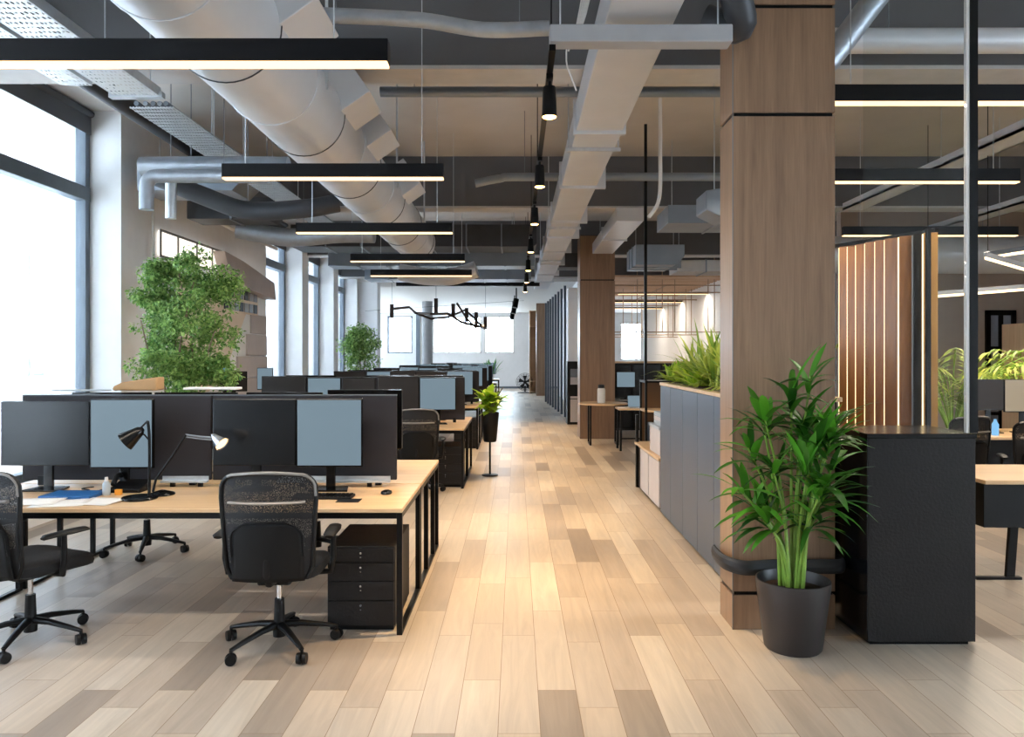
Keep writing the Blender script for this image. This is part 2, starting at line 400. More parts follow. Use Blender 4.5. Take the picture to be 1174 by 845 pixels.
# far wall with windows
fw = [(-6.45, -5.2, 1.76, 3.62), (-4.2, -1.75, 1.76, 3.62), (-1.6, -.1, 1.76, 3.62), (5.2, 8.4, 1.4, 3.3)]
mb = MB(); x = -8.4
for a, b, z0, z1 in fw:
    mb.box(x, a, YF, YF + .2, 0, 3.9); mb.box(a, b, YF, YF + .2, 0, z0); mb.box(a, b, YF, YF + .2, z1, 3.9); x = b
mb.box(x, XR, YF, YF + .2, 0, 3.9)
struct(mb.build('wall_far', M['white_wall'], smooth=0), 'white end wall with bright windows')
for a, b, z0, z1 in fw:
    wn += 1
    w = struct(empty('window_%d' % wn, ((a + b) / 2, YF + .1, z0))); h = (b - a) / 2; T = z1 - z0; f = MB()
    f.box(-h, -h + .07, -.06, .06, 0, T).box(h - .07, h, -.06, .06, 0, T).box(-h, h, -.06, .06, 0, .07).box(-h, h, -.06, .06, T - .07, T)
    n = max(1, round((b - a) / .9))
    for k in range(1, n): f.box(-h + k * 2 * h / n - .03, -h + k * 2 * h / n + .03, -.05, .05, 0, T)
    f.build('window_frame', M['frame_grey'] if a < -5 else M['soffit'], w, smooth=0)
    MB().box(-h + .05, h - .05, -.008, .008, .05, T - .05).build('pane', M['glass'], w, smooth=0)
struct(cube('trim_1', -5.0, -4.82, 37.8, 37.98, 0, 3.78, M['frame_grey']), 'dark vertical frame post on the end wall')
struct(cube('baseboard_far', -8.1, XR, 37.96, 38, 0, .1, M['frame_grey']))
# right-back wall with glazed door
mb = MB(); DX0, DX1 = at(1129, 14.5), at(1163, 14.5)
mb.box(6.2, DX0, 14.5, 14.7, 0, ZC).box(DX0, DX1, 14.5, 14.7, 2.5, ZC).box(DX1, XR, 14.5, 14.7, 0, ZC)
struct(mb.build('wall_inner', M['warm_wall'], smooth=0), 'warm beige wall at the back of the right room')
d = struct(empty('door_1', ((DX0 + DX1) / 2, 14.48, 0)), 'dark framed glazed door in the beige wall'); h = (DX1 - DX0) / 2; f = MB()
f.box(-h, -h + .08, -.04, .06, 0, 2.5).box(h - .08, h, -.04, .06, 0, 2.5).box(-h, h, -.04, .06, 2.4, 2.5).box(-.04, .04, -.03, .05, 0, 2.4)
for z in (.0, .5, 1.2, 1.75): f.box(-h, h, -.03, .05, z, z + .06)
f.build('door_frame', M['black'], d, smooth=0); MB().box(-h + .05, h - .05, 0, .01, .03, 2.42).build('pane', plain('milky_glass', (150, 156, 168), .3), d, smooth=0)
MB().cyl((.07, -.06, 1.0), (.07, -.06, 1.18), .012).build('door_handle', M['chrome'], d)

# timber clad columns
def column(name, y0, y1, x0, x1, top, cuts, label):
    o = struct(empty(name, ((x0 + x1) / 2, (y0 + y1) / 2, 0)), label); hx, hy = (x1 - x0) / 2, (y1 - y0) / 2
    zs = [0.0] + cuts + [top]; 
    MB().box(-hx + .012, hx - .012, -hy + .012, hy - .012, 0, top).build('core', M['black'], o, smooth=0)
    for a, b in zip(zs, zs[1:]):
        MB().box(-hx, hx, -hy, hy, a + (.0 if a == 0 else .011), b - .011).build('veneer_panel', M['walnut'], o, bevel=.003, smooth=0)
    e = MB()
    for sx in (-1,): e.box(sx * hx - .003, sx * hx + .003, -hy - .004, -hy + .002, 0, top)
    e.build('edge_trim', M['rim'], o, smooth=0)
    return o
column('column', 4.52, 4.80, at(840, 4.52), at(957.5, 4.52), ZC, [.215, zt(131, 4.52), zt(7, 4.52)], 'large square column clad in brown wood veneer, beside the potted palm')
column('column', 14.9, 15.5, at(665, 14.9), at(705, 14.9), 4.0, [zt(321, 14.9)], 'smaller wood clad column further back by the round table')
o = struct(MB().cyl((at(490, 30), 30, 0), (at(490, 30), 30, 3.78), .21, seg=32).build('column', plain('column_grey', (150, 150, 152), .5)), 'round grey column near the end windows')
o = struct(MB().box(at(615, 31), at(625.5, 31), 31, 31.5, 0, 3.78).build('column', M['walnut'], smooth=0), 'narrow brown wood post at the far end of the aisle')
o = struct(MB().box(XL, XL + .55, 22.1, 22.6, 0, ZC).build('column', M['white_wall'], smooth=0), 'white square pier at the end of the window wall')

# outside facade
for (x, w) in ((-16, 0),):
    fa = struct(empty('facade_across_the_street', (x, 14, -3)), 'pale building across the street with tall windows')
    MB().box(-1, 0, -26, 30, 0, 17).build('facade_wall', M['facade'], fa, smooth=0)
    MB().box(0, 1.2, 4.9, 8.0, 0, 17).build('facade_bay', M['facade_fr'], fa, smooth=0)
    for yy in (-20, -16, -12, -8, -4, -.5, 2.6, 11, 14, 17, 20, 23, 26):
        for zz in (4.0, 7.3, 10.5):
            wd = MB().box(0, .03, yy, yy + 1.3, zz, zz + 1.8).build('facade_window', M['facade_gl'], fa, smooth=0)
            g = MB().box(.03, .08, yy - .08, yy, zz - .1, zz + 1.9).box(.03, .08, yy + 1.3, yy + 1.38, zz - .1, zz + 1.9).box(.03, .08, yy + .62, yy + .68, zz, zz + 1.8).box(.03, .08, yy, yy + 1.3, zz + 1.1, zz + 1.16).box(.03, .14, yy - .15, yy + 1.45, zz - .12, zz - .02)
            g.build('glazing_bars', M['facade_fr'], wd, smooth=0)

# ------------------------------------------------------------------ ceiling services
# spiral duct
du = tag(empty('round_air_duct', (-1.58, 1.5, 3.12)), 'large white round air duct running along the ceiling above the desks', 'air duct'); r = .3
MB().cyl((0, 0, r), (0, 10.5, r), r, seg=48).build('duct_tube', M['duct_white'], du)
for k in range(14): 
    yy = .35 + k * .76
    MB().tube(arc((0, yy, r), r + .003, 0, 2 * PI, 40, 'xz')[:-1], .0045, 6, closed=True).build('seam_ring', M['seam'] if k % 2 else M['duct_white'], du)
for yy in (2.6, 4.05, 5.0, 7.0):
    a = math.radians(35); m = Matrix.Translation((0, yy, r)) @ Matrix.Rotation(-a, 4, 'Y')
    MB().box(.2, .5, 0, .5, -.17, .17, m).build('branch_outlet', M['duct_white'], du, smooth=0, bevel=.006)
for yy in (1.2, 3.6, 6.6, 9.0):
    for sx in (-1, 1): MB().bar((sx * (r + .005), yy, r), (sx * (r + .005), yy, 1.48), .02, .006).build('hanger', M['galv'], du, smooth=0)
    
# flat duct
fd = tag(empty('flat_air_duct', (.71, 2.0, 3.55)), 'flat white rectangular air duct running down the middle of the ceiling', 'air duct')
MB().box(-.2, .2, 0, 19.8, 0, .25).build('duct_body', M['duct_white'], fd, smooth=0, bevel=.008)
for yy in (4.47, 6.57, 8.8, 10.2, 11.9, 13.8, 15.9):
    MB().box(-.225, .3 if yy > 6 else .225, yy, yy + .05, -.03, .275).build('flange', M['duct_white'], fd, smooth=0, bevel=.004)
for yy in (1.0, 5.0, 9.3, 13.2, 17.5):
    MB().cyl((-.23, yy, -.03), (-.23, yy, 1.05), .006, seg=6).cyl((.23, yy, -.03), (.23, yy, 1.05), .006, seg=6).box(-.25, .25, yy - .015, yy + .015, -.035, -.003).build('hanger', M['galv'], fd, smooth=0)
f2 = tag(empty('air_duct', (1.68, 11.2, 3.62)), 'short white flat duct above the smaller wood column', 'air duct')
MB().box(-.2, .2, 0, 3.6, 0, .2).build('duct_body', M['duct_white'], f2, smooth=0, bevel=.008)
MB().box(-.22, .22, 1.8, 1.84, -.02, .22).build('flange', M['duct_white'], f2, smooth=0)
MB().cyl((0, .8, .2), (0, .8, .98), .008, seg=6).build('hanger', M['galv'], f2)
o = MB().box(at(630, 4.31), 1.22, 4.27, 4.39, 3.40, 3.5); tr = tag(empty('strut_channel', (0, 0, 0)), 'grey horizontal strut under the flat duct near the big column', 'ceiling strut')
o.build('channel', plain('strut_grey', (160, 160, 162), .5), tr, smooth=0, bevel=.008); rods([((.25, 4.33, 3.5), (.25, 4.33, ZC)), ((1.15, 4.33, 3.5), (1.15, 4.33, ZC)),], 'hanger', M['galv'], tr, .008)

def pipe(name, pts, r, mat, label, cat='pipe', hang=(), seg=16):
    p0 = Vector(pts[0]); e = tag(empty(name, p0), label, cat)
    MB().tube([Vector(p) - p0 for p in pts], r, seg).build('pipe_run', mat, e)
    if hang:
        rods([(Vector(h) - p0, (h[0] - p0.x, h[1] - p0.y, ZC - p0.z)) for h in hang], 'hanger', M['steel'], e, .004)
    return e
def smoothpts(pts, n=6):
    P = [Vector(p) for p in pts]; P = [P[0]] + P + [P[-1]]; o = []
    for i in range(1, len(P) - 2):
        for k in range(n):
            t = k / n; a, b, c, d = P[i - 1], P[i], P[i + 1], P[i + 2]
            o.append(.5 * ((2 * b) + (c - a) * t + (2 * a - 5 * b + 4 * c - d) * t * t + (3 * b - a - 3 * c + d) * t ** 3))
    o.append(P[-2]); return o
pipe('wrapped_pipe', smoothpts([(-1.22, 4.63, 3.71), (-.6, 4.63, 3.68), (-.2, 4.63, 3.62), (.2, 4.63, 3.63)]), .045, M['foil'], 'thin wrapped pipe crossing in front of the first beam', hang=[(.02, 4.63, 3.63), (-1.1, 4.63, 3.7)])
pipe('ceiling_pipe', [(-1.2, 6.7, 3.96), (2.6, 6.7, 3.96)], .045, M['duct_grey'], 'straight grey pipe crossing behind the first beam', hang=[(-.9, 6.7, 3.96), (2.2, 6.7, 3.96)])
pipe('ceiling_pipe', smoothpts([(-.5, 9.2, 3.72), (-.2, 9.2, 3.78), (.2, 9.2, 3.8), (3.2, 9.2, 3.8)]), .05, M['duct_grey'], 'bent grey pipe crossing under the ceiling behind the track spotlights', hang=[(.1, 9.2, 3.8), (2.6, 9.2, 3.8)])
pipe('warm_pipe', [(1.7, 5.3, 3.83 + .0), (6.2, 5.3, 3.83)], .085, M['duct_white'], 'thick wrapped pipe crossing right of the big column', hang=[(2.6, 5.3, 3.9), (5, 5.3, 3.9)])
pipe('flexible_duct', smoothpts([(3.1, 5.0, 4.55), (2.6, 5.05, 4.25), (2.1, 5.08, 3.62), (1.98, 5.08, 3.5)]), .08, M['foil'], 'slanting crinkled flexible duct behind the thick pipe', 'air duct')
pipe('flexible_duct', smoothpts([(1.12, 4.5, 3.62), (1.3, 4.42, 3.55), (1.24, 4.3, 3.72), (1.28, 4.25, 4.0), (1.2, 4.2, 4.58)]), .09, M['duct_dark'], 'dark ribbed flexible hose tucked beside the big column top', 'air duct')
# cable trays left
tr = tag(empty('cable_tray', (-2.92, 2.2, 3.63)), 'wide perforated metal cable tray under the ceiling beside the first window', 'cable tray')
MB().box(-.17, .17, 0, 3.66, 0, .004).build('tray_bottom', M['perf'], tr, smooth=0)
MB().box(-.175, -.165, 0, 3.66, 0, .07).box(.165, .175, 0, 3.66, 0, .07).box(-.21, .2, 3.62, 3.68, -.015, .03).build('tray_side', M['galv'], tr, smooth=0)
for yy in (.7, 2.2, 3.5): rods([((.17, yy, .05), (.17, yy, .97)), ((-.17, yy, .05), (-.17, yy, .97)),], 'hanger', M['galv'], tr, .008)
t2 = tag(empty('cable_tray', (-3.3, 2.2, 3.66)), 'narrow perforated tray running left of the wide cable tray', 'cable tray')
MB().box(-.11, .11, 0, 3.5, 0, .004).build('tray_bottom', M['perf'], t2, smooth=0)
MB().box(-.115, -.107, 0, 3.5, 0, .05).box(.107, .115, 0, 3.5, 0, .05).build('tray_side', M['galv'], t2, smooth=0)
rods([((0, 1, .0), (0, 1, .94)), ((0, 3, .0), (0, 3, .94)),], 'hanger', M['galv'], t2, .008)
t3 = tag(empty('wire_tray', (-2.86, 5.95, 3.58)), 'ribbed wire cable tray carrying grey cables towards the back', 'cable tray'); m = MB()
for k in range(15): m.cyl((-.168 + k * .024, 0, 0), (-.168 + k * .024, 7.0, 0), .006, seg=6)
for k in range(90): m.bar((-.17, k * .078, -.006), (.17, k * .078, -.006), .012, .008)
m.build('tray_wires', M['galv'], t3, smooth=0)
for k in range(5): MB().tube([(-.12 + k * .06 + .012 * math.sin(j * 1.3 + k), j * .7, .03) for j in range(11)], .02, 8).build('cable', M['foil'] if k % 2 else M['duct_grey'], t3)
rods([((.17, .8, 0), (.17, .8, 1.02)), ((.17, 3.4, 0), (.17, 3.4, 1.02)), ((-.17, 1.6, 0), (-.17, 1.6, 1.02)),], 'hanger', M['galv'], t3, .007)
# silver pipes by the pier
pipe('foil_duct', smoothpts([(-3.46, 7.0, 3.38), (-2.8, 7.0, 3.385), (-2.1, 7.0, 3.38)]), .085, M['foil'], 'horizontal silver wrapped duct left of the second pendant lamp', 'air duct', hang=[(-3.0, 7.0, 3.4), (-2.3, 7.0, 3.4)])
pipe('down_pipe', [(-2.2, 6.75, 3.23), (-3.2, 6.75, 3.23)] + [(-3.2 - .09 * math.sin(t), 6.75, 3.14 + .09 * math.cos(t)) for t in (.4, .8, 1.2, PI / 2)] + [(-3.29, 6.75, 2.93)], .062, M['foil'], 'silver pipe with an elbow turning down beside the window pier', hang=[(-2.6, 6.75, 3.23)])
pipe('down_pipe', [(-3.3, 7.25, 3.35), (-3.3, 7.25, 2.94)], .05, M['galv'], 'short upright silver pipe behind the elbow pipe', hang=[(-3.3, 7.25, 3.35)])
pipe('conduit', [(-4.5, 9.4, 0.02), (-4.5, 9.4, 4.0)], .015, M['soffit'], 'thin white conduit running down the wall behind the tree')
# ducts left of spiral duct
pipe('ceiling_pipe', [(-2.15, 3.0, 3.95), (-2.15, 11.2, 3.7)], .07, M['duct_grey'], 'grey pipe running beside the round duct', hang=[(-2.15, 4.5, 3.92), (-2.15, 8, 3.8)])
pipe('ceiling_pipe', [(-3.5, 6.6, 4.1), (-1.9, 6.6, 4.1)], .07, M['duct_grey'], 'short grey cross pipe above the wire tray', hang=[(-3.0, 6.6, 4.1)])
pipe('ceiling_pipe', [(-3.9, 2.5, 4.2), (-3.9, 10.6, 4.1)], .1, M['duct_dark'], 'dark pipe along the top of the window wall', hang=[(-3.9, 6, 4.2)])
def boxduct(x0, x1, y0, y1, z0, z1, mat, label, taper=0):
    e = tag(empty('box_duct', ((x0 + x1) / 2, (y0 + y1) / 2, z0)), label, 'air duct'); hx, hy, hz = (x1 - x0) / 2, (y1 - y0) / 2, z1 - z0
    MB().poly([(-hx, -hy, 0), (hx - taper, -hy, 0), (hx, -hy, taper), (hx, -hy, hz), (-hx, -hy, hz)], (0, 2 * hy, 0)).build('duct_body', mat, e, smooth=0, bevel=.006)
    m = MB(); n = max(2, int((x1 - x0) / .55))
    if x1 - x0 > y1 - y0:
        for k in range(1, n): m.box(-hx + k * 2 * hx / n - .012, -hx + k * 2 * hx / n + .012, -hy - .015, hy + .015, -.015, hz + .01)
    else:
        for k in range(1, 3): m.box(-hx - .015, hx + .015, -hy + k * 2 * hy / 3 - .012, -hy + k * 2 * hy / 3 + .012, -.015, hz + .01)
    m.build('flange', M['duct_grey'], e, smooth=0)
    rods([((-hx * .8, 0, hz), (-hx * .8, 0, ZC - z0)), ((hx * .8, 0, hz), (hx * .8, 0, ZC - z0)),], 'hanger', M['galv'], e, .008)
boxduct(-3.9, .35, 13.1, 13.9, 3.52, 3.9, M['duct_dark'], 'long dark box duct crossing above the third and fourth pendant lamps', .05)
boxduct(-3.6, .35, 14.5, 15.1, 3.35, 3.62, M['duct_grey'], 'long blue grey box duct crossing behind the dark box duct')
boxduct(-3.6, .35, 18.0, 18.8, 3.45, 3.8, M['duct_grey'], 'farthest blue grey box duct crossing the ceiling before the white ceiling')
boxduct(-4.4, -3.15, 8.8, 9.4, 3.55, 3.85, M['duct_grey'], 'short grey box duct above the tree by the window wall', .15)
boxduct(-4.3, -3.15, 9.9, 10.4, 3.42, 3.7, M['duct_dark'], 'short dark box duct between tree and round duct', .12)
boxduct(2.0, 3.3, 10.0, 10.8, 3.38, 3.62, M['duct_grey'], 'grey angled air handler above the counter plants', .12)
boxduct(1.95, 2.75, 12.4, 13.4, 3.12, 3.45, M['duct_grey'], 'lower blue grey air handler left of the big column', .14)
boxduct(2.8, 3.8, 13.2, 13.9, 3.1, 3.3, M['beam_lip'], 'pale brown box duct hanging behind the air handlers', .1)
boxduct(.9, 1.9, 16.0, 16.6, 3.5, 3.8, M['duct_dark'], 'dark box duct behind the smaller wood column', .1)
# silver flexible ducts bunched above the pier
pipe('flexible_duct', smoothpts([(-3.75, 7.9, 3.5), (-3.3, 8.1, 3.32), (-2.9, 8.2, 3.2), (-2.3, 8.2, 3.22), (-1.95, 8.3, 3.3)]), .1, M['duct_dark'], 'dark flexible duct sagging above the tree', 'air duct', hang=[(-2.9, 8.2, 3.2)])
pipe('flexible_duct', smoothpts([(-3.9, 10.6, 3.4), (-3.2, 10.7, 3.3), (-2.5, 10.7, 3.35), (-2.0, 10.7, 3.35)]), .13, M['foil'], 'silver flexible duct crossing between tree and round duct', 'air duct', hang=[(-3.0, 10.7, 3.35)])
pipe('duct_elbow', smoothpts([(-2.2, 14.2, 3.2), (-1.7, 14.25, 3.12), (-1.2, 14.25, 3.12), (-.75, 14.2, 3.25)]), .16, M['duct_white'], 'white round duct elbow sagging above the fourth pendant lamp', 'air duct', hang=[(-1.5, 14.25, 3.1)])
pipe('wall_pipe', smoothpts([(-4.25, 10.0, 3.62), (-4.3, 11.5, 3.55), (-4.3, 13.6, 3.55)]), .03, M['soffit'], 'thin white pipe along the wall above the tree', hang=[(-4.3, 12, 3.55)])
# grey hanging box right of centre
gb = tag(empty('hanging_heater', (1.95, 7.2, 2.92)), 'pale blue grey box hung on wires beside the big column', 'ceiling heater')
MB().poly([(-.15, 0, .1), (.05, 0, 0), (.35, 0, .1), (.35, 0, .36), (-.15, 0, .28)], (0, .4, 0)).build('housing', M['duct_grey'], gb, smooth=0, bevel=.01)
rods([((-.02, .2, .3), (-.02, .2, ZC - 2.92)), ((.25, .2, .33), (.25, .2, ZC - 2.92)),], 'hanger', M['galv'], gb, .005)
# long channels in the right room
for x, z, y0, y1, lb in ((4.87, 3.74, 4.5, 11.0, 'white cable channel running to the back above the second right pendant'), (7.0, 3.7, 7.5, 14.0, 'white cable channel at the far right above the zigzag light')):
    e = tag(empty('cable_channel', (x, y0, z)), lb, 'cable tray')
    MB().box(-.14, .14, 0, y1 - y0, 0, .03).box(-.14, -.12, 0, y1 - y0, 0, .1).box(.12, .14, 0, y1 - y0, 0, .1).build('channel', M['duct_white'], e, smooth=0)
    rods([((0, 1.2, 0), (0, 1.2, ZC - z)), ((0, 4.2, 0), (0, 4.2, ZC - z)),], 'hanger', M['galv'], e, .008)
pipe('round_duct', [(4.6, 12.2, 3.25), (8.5, 12.2, 3.25)], .3, M['duct_white'], 'round white duct crossing at the back of the right room', 'air duct', hang=[(5.5, 12.2, 3.5), (7.5, 12.2, 3.5)], seg=32)
pipe('drop_cable', smoothpts([(2.24, 6.6, 4.59), (2.25, 6.6, 3.9), (2.24, 6.6, 3.5), (2.2, 6.6, 3.22)]), .012, M['soffit'], 'thin white cable dropping to the right pendant', 'cable')
pipe('drop_pipe', smoothpts([(1.63, 8.6, 4.59), (1.63, 8.6, 4.0), (1.62, 8.6, 3.42), (1.5, 8.6, 3.2)]), .022, M['soffit'], 'thin white pipe dropping and bending beside the black pole')
wirebundle = tag(empty('cable_bundle', (.36, 4.55, 3.5)), 'bundle of loose white cables hanging from the ceiling near the flat duct', 'cables')
for k in range(5): MB().tube(smoothpts([(.1 + .015 * k, .1, 1.1), (.08 + .014 * k, .05, .6), (.0 + .014 * k, 0, .1 + .02 * k), (-.05 + .01 * k, -.02, -.05 + .02 * k)], 4), .006, 6).build('cable', M['soffit'], wirebundle)
MB().tube(smoothpts([(-.05, 0, .1), (-.06, 0, -.1), (-.03, 0, -.2), (0, 0, -.28)], 4), .005, 6).build('loose_end', M['soffit'], wirebundle)

# ------------------------------------------------------------------ pendants
def pendant(x0, x1, Y, z, label, group, hgt=.12, ztop=ZC):
    e = tag(empty('linear_pendant_lamp', ((x0 + x1) / 2, Y, z)), label, 'pendant lamp', group); h = (x1 - x0) / 2
    MB().box(-h, h, -.035, .035, .012, hgt).build('lamp_housing', M['lamp'], e, smooth=0, bevel=.003)
    MB().box(-h + .004, h - .004, -.03, .03, 0, .0125).build('light_diffuser', M['warm'], e, smooth=0)
    rods([((s * h, 0, hgt), (s * h, 0, ztop - z)) for s in (-.8, .8)], 'suspension_wire', M['galv'], e, .0035)
    l = bpy.data.lights.new('lamp_light', 'AREA'); l.shape = 'RECTANGLE'; l.size = 2 * h; l.size_y = .06; l.energy = PEN_E * h; l.color = (1, .87, .72)
    lo = bpy.data.objects.new('lamp_light', l); C.objects.link(lo); lo.parent = e; lo.location = (0, 0, -.006)
    return e
PEN_E = 40
g = 'linear pendants over the desk rows'
K = 1.25; zl = H + K
for i, (yb, pl, pr, nm) in enumerate(((76, -185, 446, 'nearest long black pendant lamp crossing the top left of the view'), (206, 256, 509, 'second black pendant lamp over the desks, below the round duct'),
        (268, 340, 519, 'third black pendant lamp over the desks, behind the second'), (300.5, 402, 533, 'fourth black pendant lamp over the desks'), (317, 425, 541, 'fifth and farthest black pendant lamp over the desks'))):
    Y = K * F / (CY - yb); pendant(at(pl, Y), at(pr, Y), Y, zl, nm, g, hgt=.108)
g = 'linear pendants in the right room'
pendant(1.93, 4.3, 4.92, 3.26, 'nearest right pendant lamp, starting behind the big column', g)
pendant(2.2, 4.33, 6.55, 3.12, 'second right pendant lamp with a glowing lower edge', g)
pendant(4.07, 6.24, 9.46, 3.12, 'third right pendant lamp above the slatted screen', g)
# dark cross bar at the far
e = tag(empty('lighting_bar', (-1.4, 19.6, 3.43)), 'long dark bar hung across the ceiling before the branching chandelier', 'lighting bar')
MB().box(-1.7, 2.0, -.05, .05, 0, .12).build('bar', M['lamp'], e, smooth=0); rods([((-1.2, 0, .12), (-1.2, 0, 1.17)), ((1.5, 0, .12), (1.5, 0, 1.17)),], 'suspension_wire', M['galv'], e, .008)
# zig-zag led pendant
def ledtube(pts, label, hang, name='led_pendant_lamp'):
    p0 = Vector(pts[0]); e = tag(empty(name, p0), label, 'pendant lamp'); pts = [Vector(p) - p0 for p in pts]; m = MB(); b = MB()
    for a, c in zip(pts, pts[1:]): m.bar(a, c, .03, .03); b.bar(a + Vector((0, 0, .04)), c + Vector((0, 0, .04)), .05, .05)
    m.build('light_diffuser', M['led2'], e, smooth=0); b.build('lamp_housing', M['steel'], e, smooth=0)
    for a, c in zip(pts, pts[1:]):
        l = bpy.data.lights.new('lamp_light', 'AREA'); l.shape = 'RECTANGLE'; l.size = (c - a).length; l.size_y = .05; l.energy = 45; l.color = (1, .84, .66)
        lo = bpy.data.objects.new('lamp_light', l); C.objects.link(lo); lo.parent = e; lo.location = (a + c) / 2 - Vector((0, 0, .03)); lo.rotation_euler = (0, 0, math.atan2(c.y - a.y, c.x - a.x))
    rods([((h[0] - p0.x, h[1] - p0.y, h[2] + .05 - p0.z), (h[0] - p0.x, h[1] - p0.y, ZC - p0.z)) for h in hang], 'suspension_wire', M['black'], e, .004)
ledtube([(6.16, 8.4, 2.866), (4.95, 8.0, 2.66), (5.57, 7.6, 2.355)], 'zigzag warm LED tube light at the right edge', [(4.97, 8.0, 2.66), (6.1, 8.38, 2.85), (5.5, 7.64, 2.39)])
ledtube([(5.2, 9.8, 2.38), (7.0, 9.2, 2.5)], 'long straight LED tube light below the zigzag light', [(5.3, 9.77, 2.39), (6.8, 9.27, 2.49)])

# track with spots
tk = tag(empty('track_rail', (.2, 4.2, 3.32)), 'black ceiling track carrying warm spotlights down the aisle', 'lighting track')
MB().box(-.018, .018, 0, 13.5, 0, .035).build('rail', M['black'], tk, smooth=0)
rods([((0, yy, .03), (0, yy, ZC - 3.32)) for yy in (.15, 3, 6, 9, 12)], 'suspension_wire', M['black'], tk, .006)
SPOTS = []
for i, (px, Y) in enumerate(((637, 4.6), (619, 6.5), (608, 8.35), (600.5, 10.6), (597, 12.9), (596, 15.0), (594.5, 17.2))):
    x = .2; nm = ['nearest', 'second', 'third', 'fourth', 'fifth', 'sixth', 'farthest'][i]
    e = tag(empty('track_spotlight', (x, Y, 3.32)), nm + ' black cylinder spotlight on the ceiling track', 'spotlight', 'spotlights on the aisle track')
    MB().cyl((0, 0, .0), (0, 0, -.07), .012, seg=8).box(-.02, .02, -.06, .06, -.03, .0).build('mount', M['black'], e, smooth=0)
    MB().lathe([(.036, -.06), (.04, -.07), (.046, -.24), (.042, -.242), (.040, -.225), (0, -.225)], seg=24).build('lamp_shade', M['black'], e)
    MB().lathe([(0, -.25), (.03, -.249), (.041, -.244), (.041, -.232), (0, -.232)], seg=24).build('bulb', M['warmspot'], e)
    l = bpy.data.lights.new('spot_light', 'SPOT'); l.energy = 420; l.spot_size = math.radians(72); l.spot_blend = .9; l.color = (1, .68, .34); l.shadow_soft_size = .04
    lo = bpy.data.objects.new('spot_light', l); C.objects.link(lo); lo.parent = e; lo.location = (0, 0, -.26)
# small dark spots in the far end
for i, (px, py) in enumerate(((592, 350), (590, 357), (588, 364))):
    Y = 24 + i * 3; x = at(px, Y); z = zt(py, Y) 
    e = tag(empty('ceiling_spotlight', (x, Y, 3.78)), ['nearer', 'middle', 'farther'][i] + ' of the small black spotlights under the far white ceiling', 'spotlight', 'small spotlights at the far end')
    MB().cyl((0, 0, 0), (0, 0, z - 3.78 + .1), .02, seg=8).cyl((0, 0, z - 3.78 + .2), (-.05, -.05, z - 3.78 - .08), .09, seg=14).build('lamp_body', M['black'], e)

# ------------------------------------------------------------------ desks
def make_desk(W, D, name='bench_desk', mid=False, modesty=False):
    e = empty(name); h = W / 2; t = .03
    MB().box(-h, h, 0, D, .715, .74).build('desk_top', M['oak'], e, bevel=.004, smooth=0)
    MB().box(-h + .03, h - .03, .03, .06, .675, .714).box(-h + .03, h - .03, D - .06, D - .03, .675, .714).build('rail', M['black'], e, smooth=0)
    for s in (-1, 1):
        x = s * (h - .017); m = MB(); q = .0165
        m.box(x - q, x + q, 0.004, .034, 0, .714).box(x - q, x + q, D - .034, D - .004, 0, .714).box(x - q, x + q, .034, D - .034, .684, .714).box(x - q, x + q, .034, D - .034, 0, .022)
        if mid: m.box(x - q, x + q, D * .35, D * .35 + .03, .02, .69).box(x - q, x + q, D * .72, D * .72 + .03, .02, .69)
        m.build('leg_frame', M['black'], e, bevel=.002, smooth=0)
    return e
LX = -2.065
d1 = make_desk(2.8, .86); d1.location = (LX, 4.42, 0); tag(d1, 'front oak topped bench desk with two pairs of monitors and a black desk lamp', 'desk', 'desks of the left bench rows')
d2 = make_desk(2.8, 1.2, mid=True); d2.location = (LX, 5.30, 0); tag(d2, 'oak topped bench desk directly behind the front desk and its dark divider', 'desk', 'desks of the left bench rows')
ROWS = [9.3, 13.2, 17.1, 21.0, 24.9, 28.8]
names = ['second', 'third', 'fourth', 'fifth', 'sixth', 'seventh']
base = make_desk(2.8, .88)
for i, y in enumerate(ROWS):
    for k in (0, 1):
        if i > 3 and k: continue
        o = base if (i == 0 and k == 0) else copy_tree(base)
        o.location = (LX + (.02 if i == 0 else 0), y + k * .9, 0)
        tag(o, 'oak topped bench desk on the %s side of the %s desk row' % (('near', 'far')[k], names[i]), 'desk', 'desks of the left bench rows')

def monitor(w, h, scr, bottom, stand=True, name='computer_monitor'):
    e = empty(name)     # faces -Y, origin on desk top
    MB().box(-w / 2, w / 2, -.012, .02, bottom, bottom + h).build('casing', M['blackglossy'], e, bevel=.004, smooth=0)
    MB().box(-w / 2 + .007, w / 2 - .007, -.0135, -.012, bottom + .012, bottom + h - .007).build('screen', M[scr], e, smooth=0)
    MB().box(-.03, .03, .02, .045, .01, bottom + h * .5).box(-.06, .06, .016, .03, bottom + h * .35, bottom + h * .6).build('stand_neck', M['blackglossy'], e, bevel=.004, smooth=0)
    MB().poly([(-.13, -.06, 0), (.13, -.06, 0), (.1, .10, 0), (-.1, .10, 0)], (0, 0, .012)).build('stand_base', M['blackglossy'], e, bevel=.003, smooth=0)
    return e
def put_mon(px0, px1, Y, z0, z1, scr, label, rz=0, parentlist=None, group='monitors on the bench desks', xx=None):
    x0, x1 = (at(px0, Y), at(px1, Y)) if xx is None else xx
    o = monitor(x1 - x0, z1 - z0, scr, z0 - .74); o.location = ((x0 + x1) / 2, Y, .74); o.rotation_euler = (0, 0, rz)
    return tag(o, label, 'monitor', group)
put_mon(2, 103.5, 5.02, .905, 1.33, 'screen_off', 'black switched off monitor at the far left of the front desk')
put_mon(104.5, 176, 5.02, .885, 1.345, 'screen_on', 'narrow blue grey lit monitor behind the black desk lamp')
put_mon(245, 339.5, 5.02, .905, 1.345, 'screen_off', 'black switched off monitor in the middle of the front desk')
